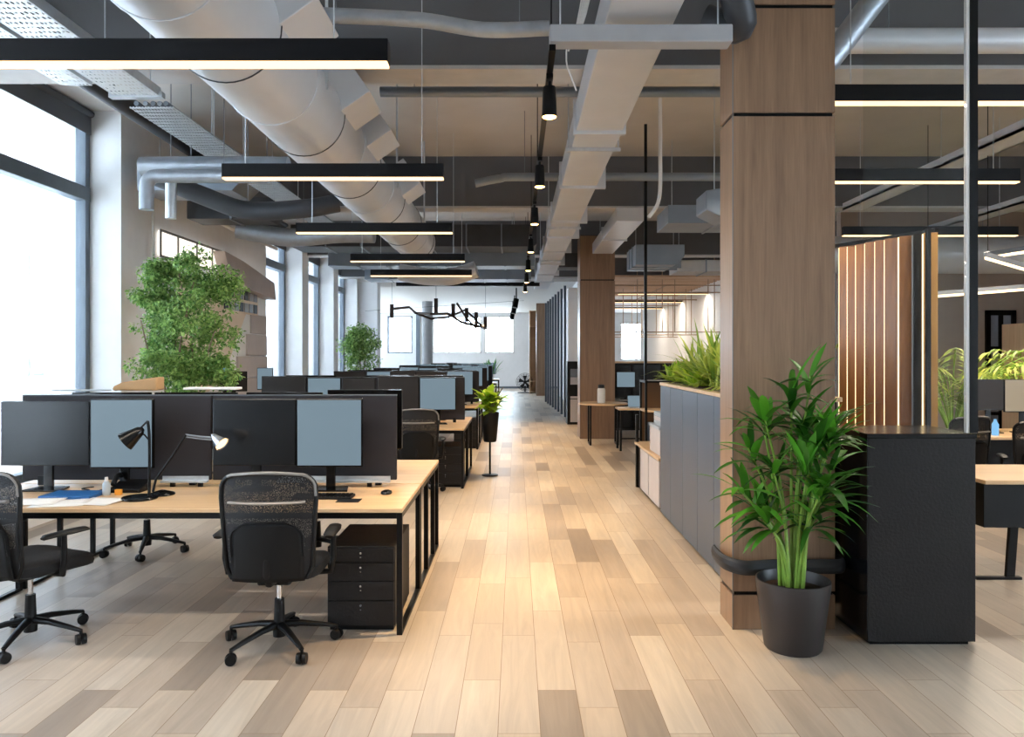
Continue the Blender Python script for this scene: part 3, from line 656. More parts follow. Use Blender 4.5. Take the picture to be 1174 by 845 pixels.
put_mon(340.5, 415.5, 5.02, .895, 1.345, 'screen_on', 'blue grey lit monitor on the right half of the front desk')
# far side of the first bench, backs to us
for i, (x0, x1) in enumerate(((-1.42, -.86), (-2.03, -1.46), (-2.72, -2.1), (-3.34, -2.75))):
    nm = ['rightmost', 'second from right', 'third from right', 'leftmost'][i]
    o = put_mon(0, 0, 5.72, .93, 1.375 if i == 0 else 1.355, 'screen_off', nm + ' monitor seen from behind past the front divider', PI, xx=(x0, x1))
# dividers
def divider(x0, x1, y, z0, z1, label):
    e = tag(empty('desk_divider', ((x0 + x1) / 2, y, z0)), label, 'desk divider', 'fabric dividers on the bench desks'); h = (x1 - x0) / 2; t = z1 - z0
    MB().box(-h, h, -.015, .015, .0, t).build('fabric_panel', M['divider'], e, bevel=.006, smooth=0)
    MB().box(-h, h, -.017, .017, t, t + .008).build('top_trim', M['divider_trim'], e, smooth=0)
    for sx in (-.8, .8): MB().box(h * sx - .02, h * sx + .02, -.02, .02, -(z0 - .74), .03).build('clamp', M['black'], e, smooth=0)
divider(at(27, 5.24), at(243, 5.24), 5.24, .775, 1.355, 'dark fabric divider on the left half of the front desk')
divider(at(244.5, 5.24), at(455, 5.24), 5.24, .775, 1.355, 'dark fabric divider behind the right monitors of the front desk')
for i, y in enumerate(ROWS[:4]):
    divider(-3.38, -2.08, y + .86, .775, 1.34, 'left dark divider of the %s desk row' % names[i])
    divider(-2.06, -.69, y + .86, .775, 1.34, 'right dark divider of the %s desk row' % names[i])
# monitors of the further rows
rowm = [(-3.32, -2.74, 'screen_brown'), (-2.72, -2.29, 'screen_on'), (-2.27, -1.84, 'screen_brown'), (-1.81, -1.27, 'screen_brown'), (-1.26, -.79, 'screen_on')]
pos = ['leftmost', 'second from left', 'middle', 'second from right', 'rightmost']
for i, y in enumerate(ROWS):
    for k, (x0, x1, s) in enumerate(rowm):
        if i >= 2: s = rowm[(k * 2 + i) % 5][2] if k not in (4,) else 'screen_on'
        Y = y + .6
        top = 1.345 + (0.02 if (k + i) % 3 == 0 else 0)
        put_mon(0, 0, Y, .92, top, s, '%s %s monitor of the %s desk row' % (pos[k], 'blue grey lit' if s == 'screen_on' else 'dark', names[i]), xx=(x0, x1))
    if i < 2:
        for k, (x0, x1) in enumerate(((-1.42, -.74), (-2.1, -1.5), (-3.2, -2.5))):
            put_mon(0, 0, y + 1.25, .93, 1.36, 'screen_off', '%s monitor seen from behind on the far side of the %s row' % (['right', 'middle', 'left'][k], names[i]), PI, xx=(x0, x1))
# metal cable shelf at foot of the front dividers
for x0, x1, lb in ((at(185, 5.16), at(238, 5.16), 'short pale metal rail on the desk beside the lamp'), (at(318, 5.16), at(447, 5.16), 'long pale metal rail below the right lit monitor')):
    e = tag(empty('desk_rail', ((x0 + x1) / 2, 5.17, .74)), lb, 'desk rail'); h = (x1 - x0) / 2
    MB().box(-h, h, -.03, .01, .03, .042).box(-h, h, .006, .012, .042, .07).build('shelf', M['galv'], e, smooth=0)
    for sx in (-.6, .6): MB().box(h * sx, h * sx + .03, -.02, .0, 0, .03).build('foot', M['black'], e, smooth=0)

# desk lamps
def shade(c, d, r0=.03, r1=.062, L=.11):
    q = Vector(d).to_track_quat('Z', 'Y').to_matrix()
    return [(.012, -.02), (r0, 0), (r0 + .008, .03), (r1, L), (r1 - .004, L), (r0, .028), (.0, .02)], c, q
l1 = tag(empty('desk_lamp', (at(160, 4.72), 4.72, .74)), 'black desk lamp with upright pole, its shade turned down to the left', 'desk lamp')
MB().lathe([(0, 0), (.105, 0), (.108, .006), (.1, .016), (.02, .022), (0, .022)], seg=36).build('base', M['blackglossy'], l1)
MB().tube(smoothpts([(.06, 0, .02), (.062, 0, .2), (.06, 0, .4), (.05, 0, .485)], 4), .009, 10).build('pole', M['black'], l1)
MB().tube([(.05, 0, .485), (.02, 0, .455), (-.01, 0, .425)], .006, 8).tube([(.055, 0, .37), (.03, 0, .40), (0, 0, .405)], .005, 8).build('arm', M['black'], l1)
p, c, q = shade((.005, 0, .425), (-.75, -.2, -.6)); MB().lathe(p, c, 28, q).build('lamp_shade', M['blackglossy'], l1)
l2 = tag(empty('desk_lamp', (at(186, 4.86), 4.86, .74)), 'thin jointed desk lamp with angled arm and lit head on the right', 'desk lamp')
MB().lathe([(0, 0), (.075, 0), (.078, .006), (.07, .014), (.02, .03), (0, .03)], seg=32).build('base', M['blackglossy'], l2)
MB().tube([(-.06, 0, .02), (-.04, 0, .10), (.10, 0, .30), (.155, 0, .385)], .008, 10).build('pole', M['black'], l2)
MB().tube([(.15, 0, .385), (.25, -.02, .375), (.34, -.04, .37)], .006, 8).tube([(.15, 0, .37), (.25, -.02, .36), (.34, -.04, .355)], .004, 8).build('arm', M['steel'], l2)
p, c, q = shade((.35, -.04, .375), (.72, -.25, -.55), .026, .052, .075); MB().lathe(p, c, 28, q).build('lamp_shade', M['chrome'], l2)
Q = q; MB().lathe([(0, .05), (.042, .068), (.042, .07), (0, .072)], c, 24, q).build('bulb', M['warm'], l2)

# things on the front desk
e = tag(empty('blue_folder', (at(80, 4.75), 4.8, .74)), 'blue folder lying under papers at the left of the front desk', 'folder')
MB().box(-.17, .15, -.1, .12, 0, .02).build('cover', M['bluefold'], e, bevel=.004, smooth=0)
for i, (px, yy, rz, lb) in enumerate(((70, 4.56, .2, 'white sheet of paper near the left chair'), (110, 4.62, -.2, 'white sheet of paper lying below the black desk lamp'), (40, 4.6, .1, 'white sheet of paper at the left edge of the front desk'))):
    m = MB().grid(lambda u, v: Vector(((u - .5) * .3, (v - .5) * .21, .002 + .006 * (u * v))), 6, 4).build('paper_sheet', M['paper'], loc=(at(px, yy), yy, .741 + i * .0015), solid=.001); m.rotation_euler[2] = rz; tag(m, lb, 'paper', 'papers on the front desk')
e = tag(empty('spray_bottle', (at(122, 4.85), 4.85, .74)), 'small translucent bottle between the two left monitors', 'bottle')
MB().lathe([(0, 0), (.022, 0), (.024, .01), (.024, .07), (.012, .09), (0, .09)], seg=20).build('bottle_body', M['baskets'], e); MB().lathe([(0, .09), (.012, .09), (.01, .115), (0, .115)], seg=16).build('cap', M['soffit'], e)
tag(MB().box(-.02, .02, -.012, .012, 0, .035).build('note_block', M['orange'], loc=(at(135, 4.85), 4.86, .74), smooth=0, bevel=.002), 'small orange block lying beside the black lamp base', 'note block')
e = tag(empty('desk_phone', (at(150, 5.0) + .0, 4.98, .74)), 'black desk phone tangled with cables below the narrow lit monitor', 'phone')
MB().poly([(-.1, -.06, 0), (-.1, .09, 0), (-.1, .09, .07), (-.1, -.06, .025)], (.2, 0, 0)).build('phone_body', M['black2'], e, bevel=.006, smooth=0); MB().tube(smoothpts([(-.085, -.04, .05), (-.09, .02, .1), (-.085, .08, .09)], 4), .016, 10).build('handset', M['black2'], e)
MB().tube(smoothpts([(-.1, 0, .03), (-.2, -.05, .008), (-.28, .02, .008), (-.34, .05, .01), (-.3, .12, .01)], 5), .004, 6).build('cord', M['black2'], e)
e = tag(empty('keyboard', (at(372, 4.72), 4.76, .74)), 'black keyboard on the front desk behind the chair back', 'keyboard', None)
MB().box(-.2, .17, -.065, .065, 0, .016).build('keyboard_body', M['black2'], e, bevel=.004, smooth=0)
m = MB()
for a in range(14):
    for b in range(5): m.box(-.192 + a * .0255, -.192 + a * .0255 + .021, -.058 + b * .0235, -.058 + b * .0235 + .019, .016, .021)
m.build('keys', M['blackglossy'], e, smooth=0)
tag(MB().lathe([(0, 0), (.03, 0), (.034, .008), (.03, .02), (.015, .03), (0, .032)], seg=20).build('computer_mouse', M['blackglossy'], loc=(at(443, 4.9), 4.9, .74)), 'black computer mouse near the right end of the front desk', 'mouse').scale = (1.1, 1.5, .8)
tag(MB().box(-.07, .07, -.055, .055, 0, .003).build('mouse_pad', M['black2'], loc=(at(400, 4.66), 4.66, .74), smooth=0), 'dark pad lying beside the keyboard', 'mouse pad')
# things above the divider
k = tag(empty('cardboard_roll', (at(157, 5.6), 5.62, 1.375)), 'brown folded cardboard sleeve lying on top of the far monitors', 'cardboard')
MB().poly([(-.17, -.05, .0), (.16, -.05, .0), (.16, -.05, .1), (-.1, -.05, .06), (-.165, -.05, .03)], (0, .13, 0)).build('sleeve', M['kraft'], k, smooth=0, bevel=.012); MB().tube(arc((-.165, 0, .015), .015, 0, 2 * PI, 10, 'xz'), .006, 6).build('dark_edge', M['black'], k)
tag(MB().box(-.2, .2, -.05, .08, 0, .018).build('paper_tray', M['paper'], loc=(at(245, 5.75), 5.72, 1.375), smooth=0, bevel=.006), 'flat white tray lying on the far monitors behind the divider', 'tray')
tag(MB().box(-.2, .2, -.04, .06, 0, .01).build('paper_tray', M['baskets'], loc=(at(97, 5.75), 5.7, 1.366), smooth=0, bevel=.004), 'flat white board lying on the far monitors left of the cardboard', 'tray')

# pedestal
def pedestal(label, group='drawer pedestals under the bench desks'):
    e = tag(empty('drawer_pedestal'), label, 'drawer unit', group)
    MB().box(-.2, .2, 0, .6, .03, .50).build('carcass', M['box_side'], e, bevel=.004, smooth=0)
    MB().box(-.19, .19, .02, .57, 0, .03).build('plinth', M['black'], e, smooth=0)
    for i, (a, b) in enumerate(((.035, .18), (.184, .295), (.3, .405), (.41, .49))):
        d = MB().box(-.195, .195, -.016, .0, a, b).build('drawer', M['box_side'], e, bevel=.003, smooth=0)
        MB().cyl((.0, -.015, b - .025), (.0, -.024, b - .025), .006, seg=12).cyl((.0, -.02, b - .05), (.0, -.022, b - .05), .004, seg=8).build('knob', M['chrome'] if i else M['steel'], d)
    return e
p1 = pedestal('black drawer pedestal under the right end of the front desk'); p1.location = (-.92, 4.5, 0)
p2 = copy_tree(p1); p2['label'] = 'black drawer pedestal under the near desk of the second row'; p2.location = (-.88, 9.42, 0)
p3 = copy_tree(p1); p3['label'] = 'black drawer pedestal under the third desk row'; p3.location = (-.9, 13.35, 0)

# ------------------------------------------------------------------ office chair
def make_chair(label, group):
    e = tag(empty('office_chair'), label, 'office chair', group)
    m = MB(); m.lathe([(0, .06), (.034, .06), (.036, .1), (.03, .15), (.026, .27), (0, .27)], seg=24); m.build('column_sleeve', M['black2'], e)
    MB().cyl((0, 0, .26), (0, 0, .42), .014, seg=16).build('gas_lift', M['chrome'], e)
    for k in range(5):
        a = math.radians(90 + 72 * k); c, s = math.cos(a), math.sin(a); m = MB()
        m.tube([(.02 * c, .02 * s, .125), (.12 * c, .12 * s, .118), (.24 * c, .24 * s, .095), (.315 * c, .315 * s, .078)], [.026, .021, .017, .013], 10, flat=.8)
        lg = m.build('base_leg', M['black2'], e)
        w = MB(); cc = Vector((.315 * c, .315 * s, .031)); ax = Vector((-s * .6 + c * .5, c * .6 + s * .5, 0)).normalized()
        for sd in (-1, 1): w.cyl(cc + ax * .006 * sd, cc + ax * .026 * sd, .031, .028, 20)
        w.cyl(cc + Vector((0, 0, .0)), cc + Vector((0, 0, .05)), .009, seg=8)
        w.build('caster', M['black2'], e)
    MB().box(-.09, .09, -.12, .1, .375, .42).tube([(0, -.1, .4), (0, -.2, .41), (0, -.245, .47), (0, -.25, .56)], .022, 10).build('tilt_mechanism', M['black2'], e, bevel=.01)
    # seat : rounded slab
    m = MB(); rings = []
    for z, sc in ((.42, .9), (.432, .98), (.455, 1), (.482, .98), (.495, .9), (.498, .6), (.498, 0)):
        ring = []
        for i in range(40):
            a = 2 * PI * i / 40; cx, sy = math.cos(a), math.sin(a); n = 4.5
            rr = (abs(cx) ** n + abs(sy) ** n) ** (-1 / n)
            x, y = .255 * rr * cx * sc, .24 * rr * sy * sc + .03
            dz = -.02 * max(0, (y - .15) / .12) - .008 * (1 - abs(x) / .25) * (z > .48)
            ring.append(m.bm.verts.new((x, y, z + dz)))
        rings.append(ring)
    for A, B in zip(rings, rings[1:]):
        for i in range(40): m.bm.faces.new((A[i], A[(i + 1) % 40], B[(i + 1) % 40], B[i]))
    m.bm.faces.new(rings[0][::-1]); bmesh.ops.remove_doubles(m.bm, verts=m.bm.verts, dist=.0008)
    m.build('seat', M['seatfab'], e)
    # back
    def bk(x, z, off=0): 
        t = (z - .44) / .56
        return Vector((x, -.225 - .05 * t - .03 * math.sin(t * PI) * .4 + 1.1 * x * x * .9 + off, z))
    def halfw(z): 
        t = (z - .44) / .56; return .215 + .035 * t
    top, bot, cr = 1.0, .44, .085
    path = []
    for x in [ -.2 + .4 * i / 8 for i in range(9)]: path.append((x, bot))
    for z in (.5, .6, .7, .8, .88): path.append((halfw(z) + .008, z))
    for i in range(1, 7):
        a = PI / 2 * i / 6; path.append((halfw(top) - cr + cr * math.cos(a), top - cr + cr * math.sin(a)))
    tp = path[-1][0]
    for i in range(1, 8): path.append((tp - 2 * tp * i / 8, top + .012 * math.sin(PI * i / 8)))
    path += [(-x, z) for x, z in reversed(path[9:20])]
    MB().tube([bk(x, z) for x, z in path], .013, 8, closed=True).build('backrest_frame', M['black2'], e)
    tpth = [bk(x, z, -.009) for x, z in path[13:30]]
    MB().tube([p + Vector((0, 0, .003)) for p in tpth], .0085, 6).build('top_rim', M['rim'], e)
    def hw(z):
        w = halfw(z) + .004
        if z > top - cr: w = halfw(top) - cr + math.sqrt(max(0, cr * cr - (z - top + cr) ** 2))
        return w
    def mf(u, v):
        z = bot + (top - bot) * v; return bk((2 * u - 1) * hw(min(z, top - .001)), z)
    MB().grid(mf, 14, 18).build('backrest_mesh', M['meshfab'], e)
    def sh(u, v):
        z = .43 + .325 * v; w = .19
        if v > .72: w = .19 * math.sqrt(max(0, 1 - ((v - .72) / .3) ** 2 * .86))
        return bk((2 * u - 1) * w, z, -.018)
    MB().grid(sh, 14, 14).build('back_shell', M['shell'], e, solid=.014)
    MB().tube([sh(0, v / 12) + Vector((0, -.008, 0)) for v in range(5, 13)] + [sh(u / 10, 1) + Vector((0, -.008, 0)) for u in range(1, 10)] + [sh(1, v / 12) + Vector((0, -.008, 0)) for v in range(12, 4, -1)], .006, 6).build('shell_edge', M['black'], e)
    m = MB(); m.tube([bk(x, .855 - .03 * (x / .2) ** 2 * 0, -.012) for x in [-.2 + .04 * i for i in range(11)]], .018, 8, flat=.5); m.build('lumbar_bar', M['rim'], e)
    for s in (-1, 1):
        m = MB(); m.tube([(s * .2, .0, .415), (s * .285, .0, .42), (s * .3, .0, .5), (s * .3, .0, .635)], [.016, .018, .017, .014], 10).build('arm_post', M['black2'], e)
        pts = [(s * .3, -.12, .64), (s * .3, -.1, .648), (s * .295, .03, .65), (s * .285, .13, .648), (s * .28, .15, .64)]
        MB().tube(pts, [.022, .036, .042, .036, .02], 12, flat=.35).build('armrest', M['black2'], e)
    return e
gch = 'black mesh office chairs at the bench desks'
ch = make_chair('black mesh office chair at the middle of the front desk, seen from behind', gch); ch.location = (-1.33, 4.26, 0)
ch.rotation_euler[2] = 0.04
def putchair(x, y, rz, label, group=gch):
    c = copy_tree(ch); c.location = (x, y, 0); c.rotation_euler = (0, 0, rz); c['label'] = label; c['group'] = group
    return c
putchair(at(35, 4.33), 4.33, -.45, 'black mesh office chair at the left edge, turned to the right')
putchair(at(165, 6.35) + .05, 6.3, PI + .3, 'office chair beyond the front bench, its base visible between the two near chairs')
putchair(at(362, 6.2), 6.25, PI - .15, 'office chair on the far side of the front bench, half hidden behind the middle chair')
putchair(at(478, 8.95), 9.0, .1, 'black mesh office chair at the second desk row beside the pedestal')
putchair(at(425, 12.9), 12.8, .2, 'office chair at the third desk row, mostly hidden by monitors')

# ------------------------------------------------------------------ cabinet wall
cb = tag(empty('storage_counter', (1.49, 5.0, 0)), 'long blue grey storage counter with wooden top along the aisle', 'cabinet')
MB().box(.02, .62, 0, 2.85, 0, 1.325).build('carcass', M['black'], cb, smooth=0)
ys = [0, .19, .7, 1.23, 1.79, 2.32, 2.85]; ys = [0, .2, .73, 1.25, 1.80, 2.34, 2.85]
for a, b in zip(ys, ys[1:]): MB().box(0, .022, a + .004, b - .004, .02, 1.322).build('door', M['cab'], cb, bevel=.003, smooth=0)
MB().box(-.005, .66, -.0, 2.87, 1.326, 1.356).build('counter_top', M['oak'], cb, bevel=.003, smooth=0)
MB().box(.06, .6, .3, 2.7, 1.356, 1.37).build('soil', M['soil'], cb, smooth=0)
MB().box(.1, .9, 2.87, 2.9, .02, 1.32).build('end_panel', M['black'], cb, smooth=0)
lc = tag(empty('low_sideboard', (1.49, 7.92, 0)), 'low sideboard with a wooden top and grey doors at the end of the counter', 'cabinet')
MB().box(.02, .5, 0, 1.6, 0.02, .53).build('carcass', M['black'], lc, smooth=0); MB().box(-.01, .5, -.01, 1.6, .53, .56).build('sideboard_top', M['oak'], lc, smooth=0, bevel=.003)
for a, b in ((.02, .62), (.66, 1.2)): MB().box(0, .02, a, b, .04, .52).build('door', M['panel'], lc, smooth=0, bevel=.003)
MB().box(-.005, .03, 1.5, 1.55, 0, .9).build('post', M['black'], lc, smooth=0)
for i, (y, c, lb) in enumerate(((8.35, 'baskets', 'grey plastic storage box on the low sideboard'),)):
    bx = tag(empty('storage_box', (1.72, y, .56)), lb, 'storage box'); MB().box(-.2, .2, -.3, .3, 0, .28).build('box_body', M['panel'], bx, bevel=.01, smooth=0); MB().box(-.21, .21, -.31, .31, .28, .31).build('lid', M['baskets'], bx, bevel=.004, smooth=0)
for i, (y, h, c) in enumerate(((8.1, .05, 'baskets'), (8.1, .05, 'panel'), (8.1, .05, 'baskets'))):
    f = tag(MB().box(-.17, .17, -.18, .2, 0, .045).build('document_tray', M[c], loc=(1.72, 8.35, .87 + i * .048), bevel=.004, smooth=0), ['lowest', 'middle', 'top'][i] + ' document tray stacked on the grey storage box', 'tray', 'stacked document trays')
for i, (x, y, h, mt, lb) in enumerate(((1.62, 7.98, .2, 'pink', 'pink bottle on the low sideboard'), (1.6, 8.0 - .04, .12, 'black2', 'small black cup at the edge of the low sideboard'), (1.72, 7.99, .3, 'baskets', 'pale tall bottle against the counter end'))):
    x += i * .07; tag(MB().lathe([(0, 0), (.03, 0), (.032, h * .6), (.014, h * .8), (.014, h), (0, h)], seg=16).build('bottle', M[mt], loc=(x - .02 * i, y + .0, .56)), lb, 'bottle', 'bottles on the sideboard')
# black open shelf with a grey chair thing behind the counter end
sh = tag(empty('open_shelf', (1.62, 9.55, 0)), 'black open metal shelf standing past the end of the counter', 'shelf'); m = MB()
for sx in (0, .6):
    for sy in (0, .4): m.box(sx, sx + .03, sy, sy + .03, 0, 1.32)
m.build('posts', M['black'], sh, smooth=0)
for z in (.45, .92, 1.29): MB().box(0, .63, 0, .43, z, z + .025).build('shelf_board', M['black'] if z > 1 else M['oak'], sh, smooth=0)
MB().box(0.03, .6, .4, .41, .0, 1.3).build('back_panel', M['glow'], sh, smooth=0)
for i in range(6):
    o = MB().box(0, .055, 0, .26, 0, .3).build('ring_binder', [M['bluefin'], M['baskets'], M['black2']][i % 3], loc=(1.70 + i * .075, 9.6, .475), smooth=0, bevel=.004)
    tag(o, ['leftmost blue grey', 'second, pale', 'third, black', 'fourth, blue grey', 'fifth, pale', 'rightmost black'][i] + ' ring binder on the lower board of the open shelf', 'binder', 'ring binders in the open shelf')
# black pole
struct(cube('trim_2', 1.64, 1.675, 9.72, 9.755, 1.316, ZC, M['black']), 'thin black pole rising to the ceiling past the end of the counter')
struct(cube('trim_3', at(1110.5, 4.28), at(1119.5, 4.28), 4.265, 4.305, 1.196, ZC, M['black']), 'black steel post rising from the planter box to the ceiling')
struct(cube('trim_4', at(1107.5, 4.28), at(1110.3, 4.28), 4.27, 4.30, 1.196, ZC, M['soffit']), 'pale edge of the glass panel beside the post')
struct(MB().box(1.96, 2.535, 4.28, 4.29, 1.196, ZC).build('window_glass_partition', M['pglass'], smooth=0), 'clear glass panel between the wood column and the black post')

# round table and stool
rt = tag(empty('round_table', (1.6, 14.0, 0)), 'round oak table on black frame in front of the smaller column', 'table')
MB().lathe([(0, .735), (.44, .735), (.45, .745), (.45, .76), (.44, .768), (0, .768)], seg=40).build('table_top', M['oak'], rt)
for x0, x1, y0, y1 in ((-.25, -.12, -.2, .2), (.25, .12, -.2, .2)):
    MB().bar((x0, y0, .735), (x0, y0, .015), .03, .03).bar((x0, y1, .735), (x0, y1, .015), .03, .03).bar((x0, y0, .015), (x0, y1, .015), .03, .03).build('leg', M['black'], rt, smooth=0)
fl = tag(empty('thermos_flask', (at(689, 14), 13.95, .768)), 'white thermos flask with black lid on the round table', 'flask')
MB().lathe([(0, 0), (.07, 0), (.075, .02), (.075, .24), (.06, .27), (0, .27)], seg=24).build('flask_body', M['soffit'], fl); MB().lathe([(0, .27), (.06, .27), (.058, .33), (0, .34)], seg=20).build('lid', M['black2'], fl)
st = tag(empty('high_table', (2.1, 13.2, 0)), 'small black framed high table next to the round table', 'table')
MB().box(-.35, .35, -.25, .25, .70, .73).build('table_top', M['oak'], st, smooth=0, bevel=.003)
for sx in (-.3, .3):
    for sy in (-.2, .2): MB().bar((sx, sy, .70), (sx * 1.05, sy * 1.05, 0), .035, .035).build('leg', M['black'], st, smooth=0)
MB().box(-.3, .3, -.21, -.19, .2, .225).build('foot_rail', M['black'], st, smooth=0)
lp = tag(empty('laptop', (2.12, 13.2, .73)), 'open silver laptop on the small high table', 'laptop')
MB().box(-.16, .16, -.11, .11, 0, .014).build('laptop_base', M['galv'], lp, smooth=0, bevel=.003); MB().obox((0, .14, .1), (.32, .008, .2), (-.25, 0, 0)).build('laptop_lid', M['screen_on'], lp, smooth=0)
# black back cabinet
bc = tag(empty('high_cabinet', (2.6, 16.6, 0)), 'high black cabinet with oak top behind the counter', 'cabinet')
MB().box(-.75, 1.9, 0, .5, 0, 1.47).build('carcass', M['black2'], bc, smooth=0); MB().box(-.77, 1.92, -.02, .52, 1.47, 1.51).build('cabinet_top', M['oak'], bc, smooth=0)
for k in range(4): MB().box(-.72 + k * .66, -.1 + k * .66, -.02, -.001, .05, 1.44).build('door', M['blackglossy'], bc, smooth=0, bevel=.004)
put_mon(707, 728, 15.6, .98, 1.30, 'screen_on', 'small lit monitor standing before the high black cabinet', group=None)
o = tag(empty('side_table', (at(717, 15.6), 15.75, 0)), 'dark side table under the small lit monitor behind the wood column', 'table')
MB().box(-.45, .5, -.3, .3, .71, .74).build('table_top', M['rim'], o, smooth=0)
for sx in (-.4, .45):
    for sy in (-.25, .25): MB().box(sx - .02, sx + .02, sy - .02, sy + .02, 0, .71).build('leg', M['black'], o, smooth=0)
# shelving left of smaller column
ws = tag(empty('tall_cabinet', (at(650.5, 18), 18, 0)), 'tall white and black cabinet left of the smaller column', 'cabinet')
W_ = .62
MB().box(0.02, W_, .02, .6, 1.5, 3.25).build('upper_body', M['white_wall'], ws, smooth=0)
MB().box(0, W_, .0, .6, 0, 1.5).build('lower_body', M['black2'], ws, smooth=0)
for z in (.62, .95, 1.12): MB().box(.07, .5, -.01, 0, z, z + .2 if z > .9 else z + .05).build('panel', M['steel'] if z > 1 else M['panel'], ws, smooth=0)
MB().box(.07, .55, -.012, 0, .06, .6).build('door', M['panel'], ws, smooth=0)
# blue-grey fins
for k in range(8):
    Y = 20.2 + k * .95; x = 1.28 - .036 * k
    e = tag(empty('metal_fin', (x, Y, 0), math.radians(-4)), ['nearest', 'second', 'third', 'fourth', 'fifth', 'sixth', 'seventh', 'farthest'][k] + ' tall blue grey fin of the screen along the aisle', 'screen panel', 'blue grey fins of the aisle screen')
    MB().box(0, .045, 0, .3, 0, 3.5).build('fin', M['bluefin'], e, smooth=0, bevel=.004); MB().box(-.02, 0, 0, .02, 0, 3.5).build('edge_strip', M['steel'], e, smooth=0)
struct(cube('wall_aisle', 1.75, 1.85, 19.6, 30.8, 0, 3.78, M['white_wall']), 'pale wall behind the blue grey fins')
# bookshelf at far end
bs = tag(empty('wooden_shelf', (at(607, 33), 33, 0)), 'light wooden shelf unit at the far end of the aisle', 'shelf'); 
MB().box(0, .03, 0, .4, 0, 3.6).box(.37, .4, 0, .4, 0, 3.6).box(0, .4, .38, .4, 0, 3.6).build('shelf_frame', M['oak_z'], bs, smooth=0)
for z in (0.05, .5, .95, 1.4, 1.9, 2.4, 2.9, 3.57): MB().box(.03, .37, 0, .38, z, z + .03).build('shelf_board', M['oak_z'], bs, smooth=0)
# fan
fn = tag(empty('floor_fan', (at(602, 33.5), 33.5, 0)), 'black round floor fan near the end wall', 'fan')
MB().lathe([(0, 0), (.33, 0), (.34, .02), (.05, .05), (0, .05)], seg=28).build('base', M['black'], fn); MB().cyl((0, 0, .04), (0, 0, .3), .03).build('stand', M['black'], fn)
m = MB(); 
for k in range(7): m.tube(arc((0, -.1 - .03 * (3 - abs(k - 3)), .48), .06 + .055 * k, 0, 2 * PI, 28, 'xz')[:-1], .008, 5, closed=True)
for k in range(18):
    a = 2 * PI * k / 18; m.tube([(0.05 * math.cos(a), -.17, .48 + .05 * math.sin(a)), (.25 * math.cos(a), -.17, .48 + .25 * math.sin(a)), (.39 * math.cos(a), -.08, .48 + .39 * math.sin(a))], .006, 5)
m.build('cage', M['black'], fn)
m = MB()
for k in range(5):
    a = 2 * PI * k / 5; m.poly([(0, -.09, .48), (.3 * math.cos(a), -.1, .48 + .3 * math.sin(a)), (.3 * math.cos(a + .7), -.06, .48 + .3 * math.sin(a + .7))], (0, .01, 0))
m.build('blades', M['black2'], fn, smooth=0); MB().cyl((0, -.1, .48), (0, .15, .48), .08).build('motor', M['black2'], fn)
# hanging grid with slats in right rear
sg = tag(empty('ceiling_grid', (3.6, 18.2, 2.2)), 'hanging brass coloured pipe grid behind the smaller column', 'hanging frame'); m = MB()
for yy in (0, 2.4, 4.8):
    for z in (0, .95 , 1.12): m.cyl((-1.6, yy, z - .0), (3.5, yy, z), .013, seg=8)
    for x in (-1.3, -.7, -.1, .2, 1.0, 1.15, 2.2): m.cyl((x, yy, 0), (x, yy, 1.55), .011, seg=8)
for x in (-1.5, 0, 1.5): m.cyl((x, 0, 1.12), (x, 4.8, 1.12), .013, seg=8)
m.cyl((-1.3, 0, 1.5), (-1.3, 0, ZC - 2.2), .012, seg=6).cyl((1.15, 0, 1.5), (1.15, 0, ZC - 2.2), .012, seg=6)
m.build('pipes', M['grid'], sg)
sl = tag(empty('slatted_ceiling', (4.2, 17.6, 3.45)), 'pale wood slatted ceiling panel behind the smaller column', 'ceiling panel')
for k in range(18): MB().box(-2.2, 3.8, k * .32, k * .32 + .12, 0, .05).build('slat', M['slat'], sl, smooth=0)
MB().box(-2.2, -2.15, 0, 5.6, .05, .1).box(3.7, 3.75, 0, 5.6, .05, .1).cyl((-2.17, .3, .1), (-2.17, .3, ZC - 3.45), .01, seg=6).cyl((3.72, .3, .1), (3.72, .3, ZC - 3.45), .01, seg=6).build('carrier', M['grid'], sl, smooth=0)
for k in range(3):
    Y = 19.4 + k * 3.0
    pendant(2.6, 6.8, Y, 3.2, ['nearer', 'middle', 'farther'][k] + ' thin lamp under the pale slatted ceiling', 'lamps under the slatted ceiling', .06, 3.46 if Y < 23 else 3.78)
# branching chandelier
bcx = tag(empty('branching_chandelier', (-2.2, 20.6, 2.55)), 'dark branching chandelier of bars hanging before the end windows', 'chandelier'); m = MB()
pts = [(-1.2, .35), (-.75, .42), (-.55, .25), (-.1, .2), (.35, .22), (.7, 0), (1.2, -.12), (1.35, -.16)]
m.tube([(x, .3 * math.sin(i * 1.4), z) for i, (x, z) in enumerate(pts)], .036, 8)
m.tube([(-.55, 0, .25), (-.15, .3, .1), (.3, .5, .15), (.8, .3, .35), (1.25, .1, -.1)], .032, 8).tube([(.6, -.2, .5), (.85, 0, .1), (1.1, .2, -.16)], .03, 8)
for x, yy, z0, z1 in ((-1.18, 0, .1, .48), (.02, .0, .25, .64), (.48, .1, .15, .5), (.85, 0, .0, .38), (1.1, .2, -.1, .28), (1.36, .1, -.2, .14)):
    m.box(x - .05, x + .05, yy - .04, yy + .04, z0, z1)
m.build('branch_bars', plain('chandelier_bronze', (58, 44, 36), .4, .5), bcx)
rods([((.02, 0, .5), (.02, 0, ZC - 2.55)), ((-1.18, 0, .4), (-1.18, 0, ZC - 2.55)), ((1.36, .1, .1), (1.36, .1, ZC - 2.55)), ((-1.9, 0, .3), (2.4, 0, .58)),], 'suspension', M['black'], bcx, .012)
m = MB()
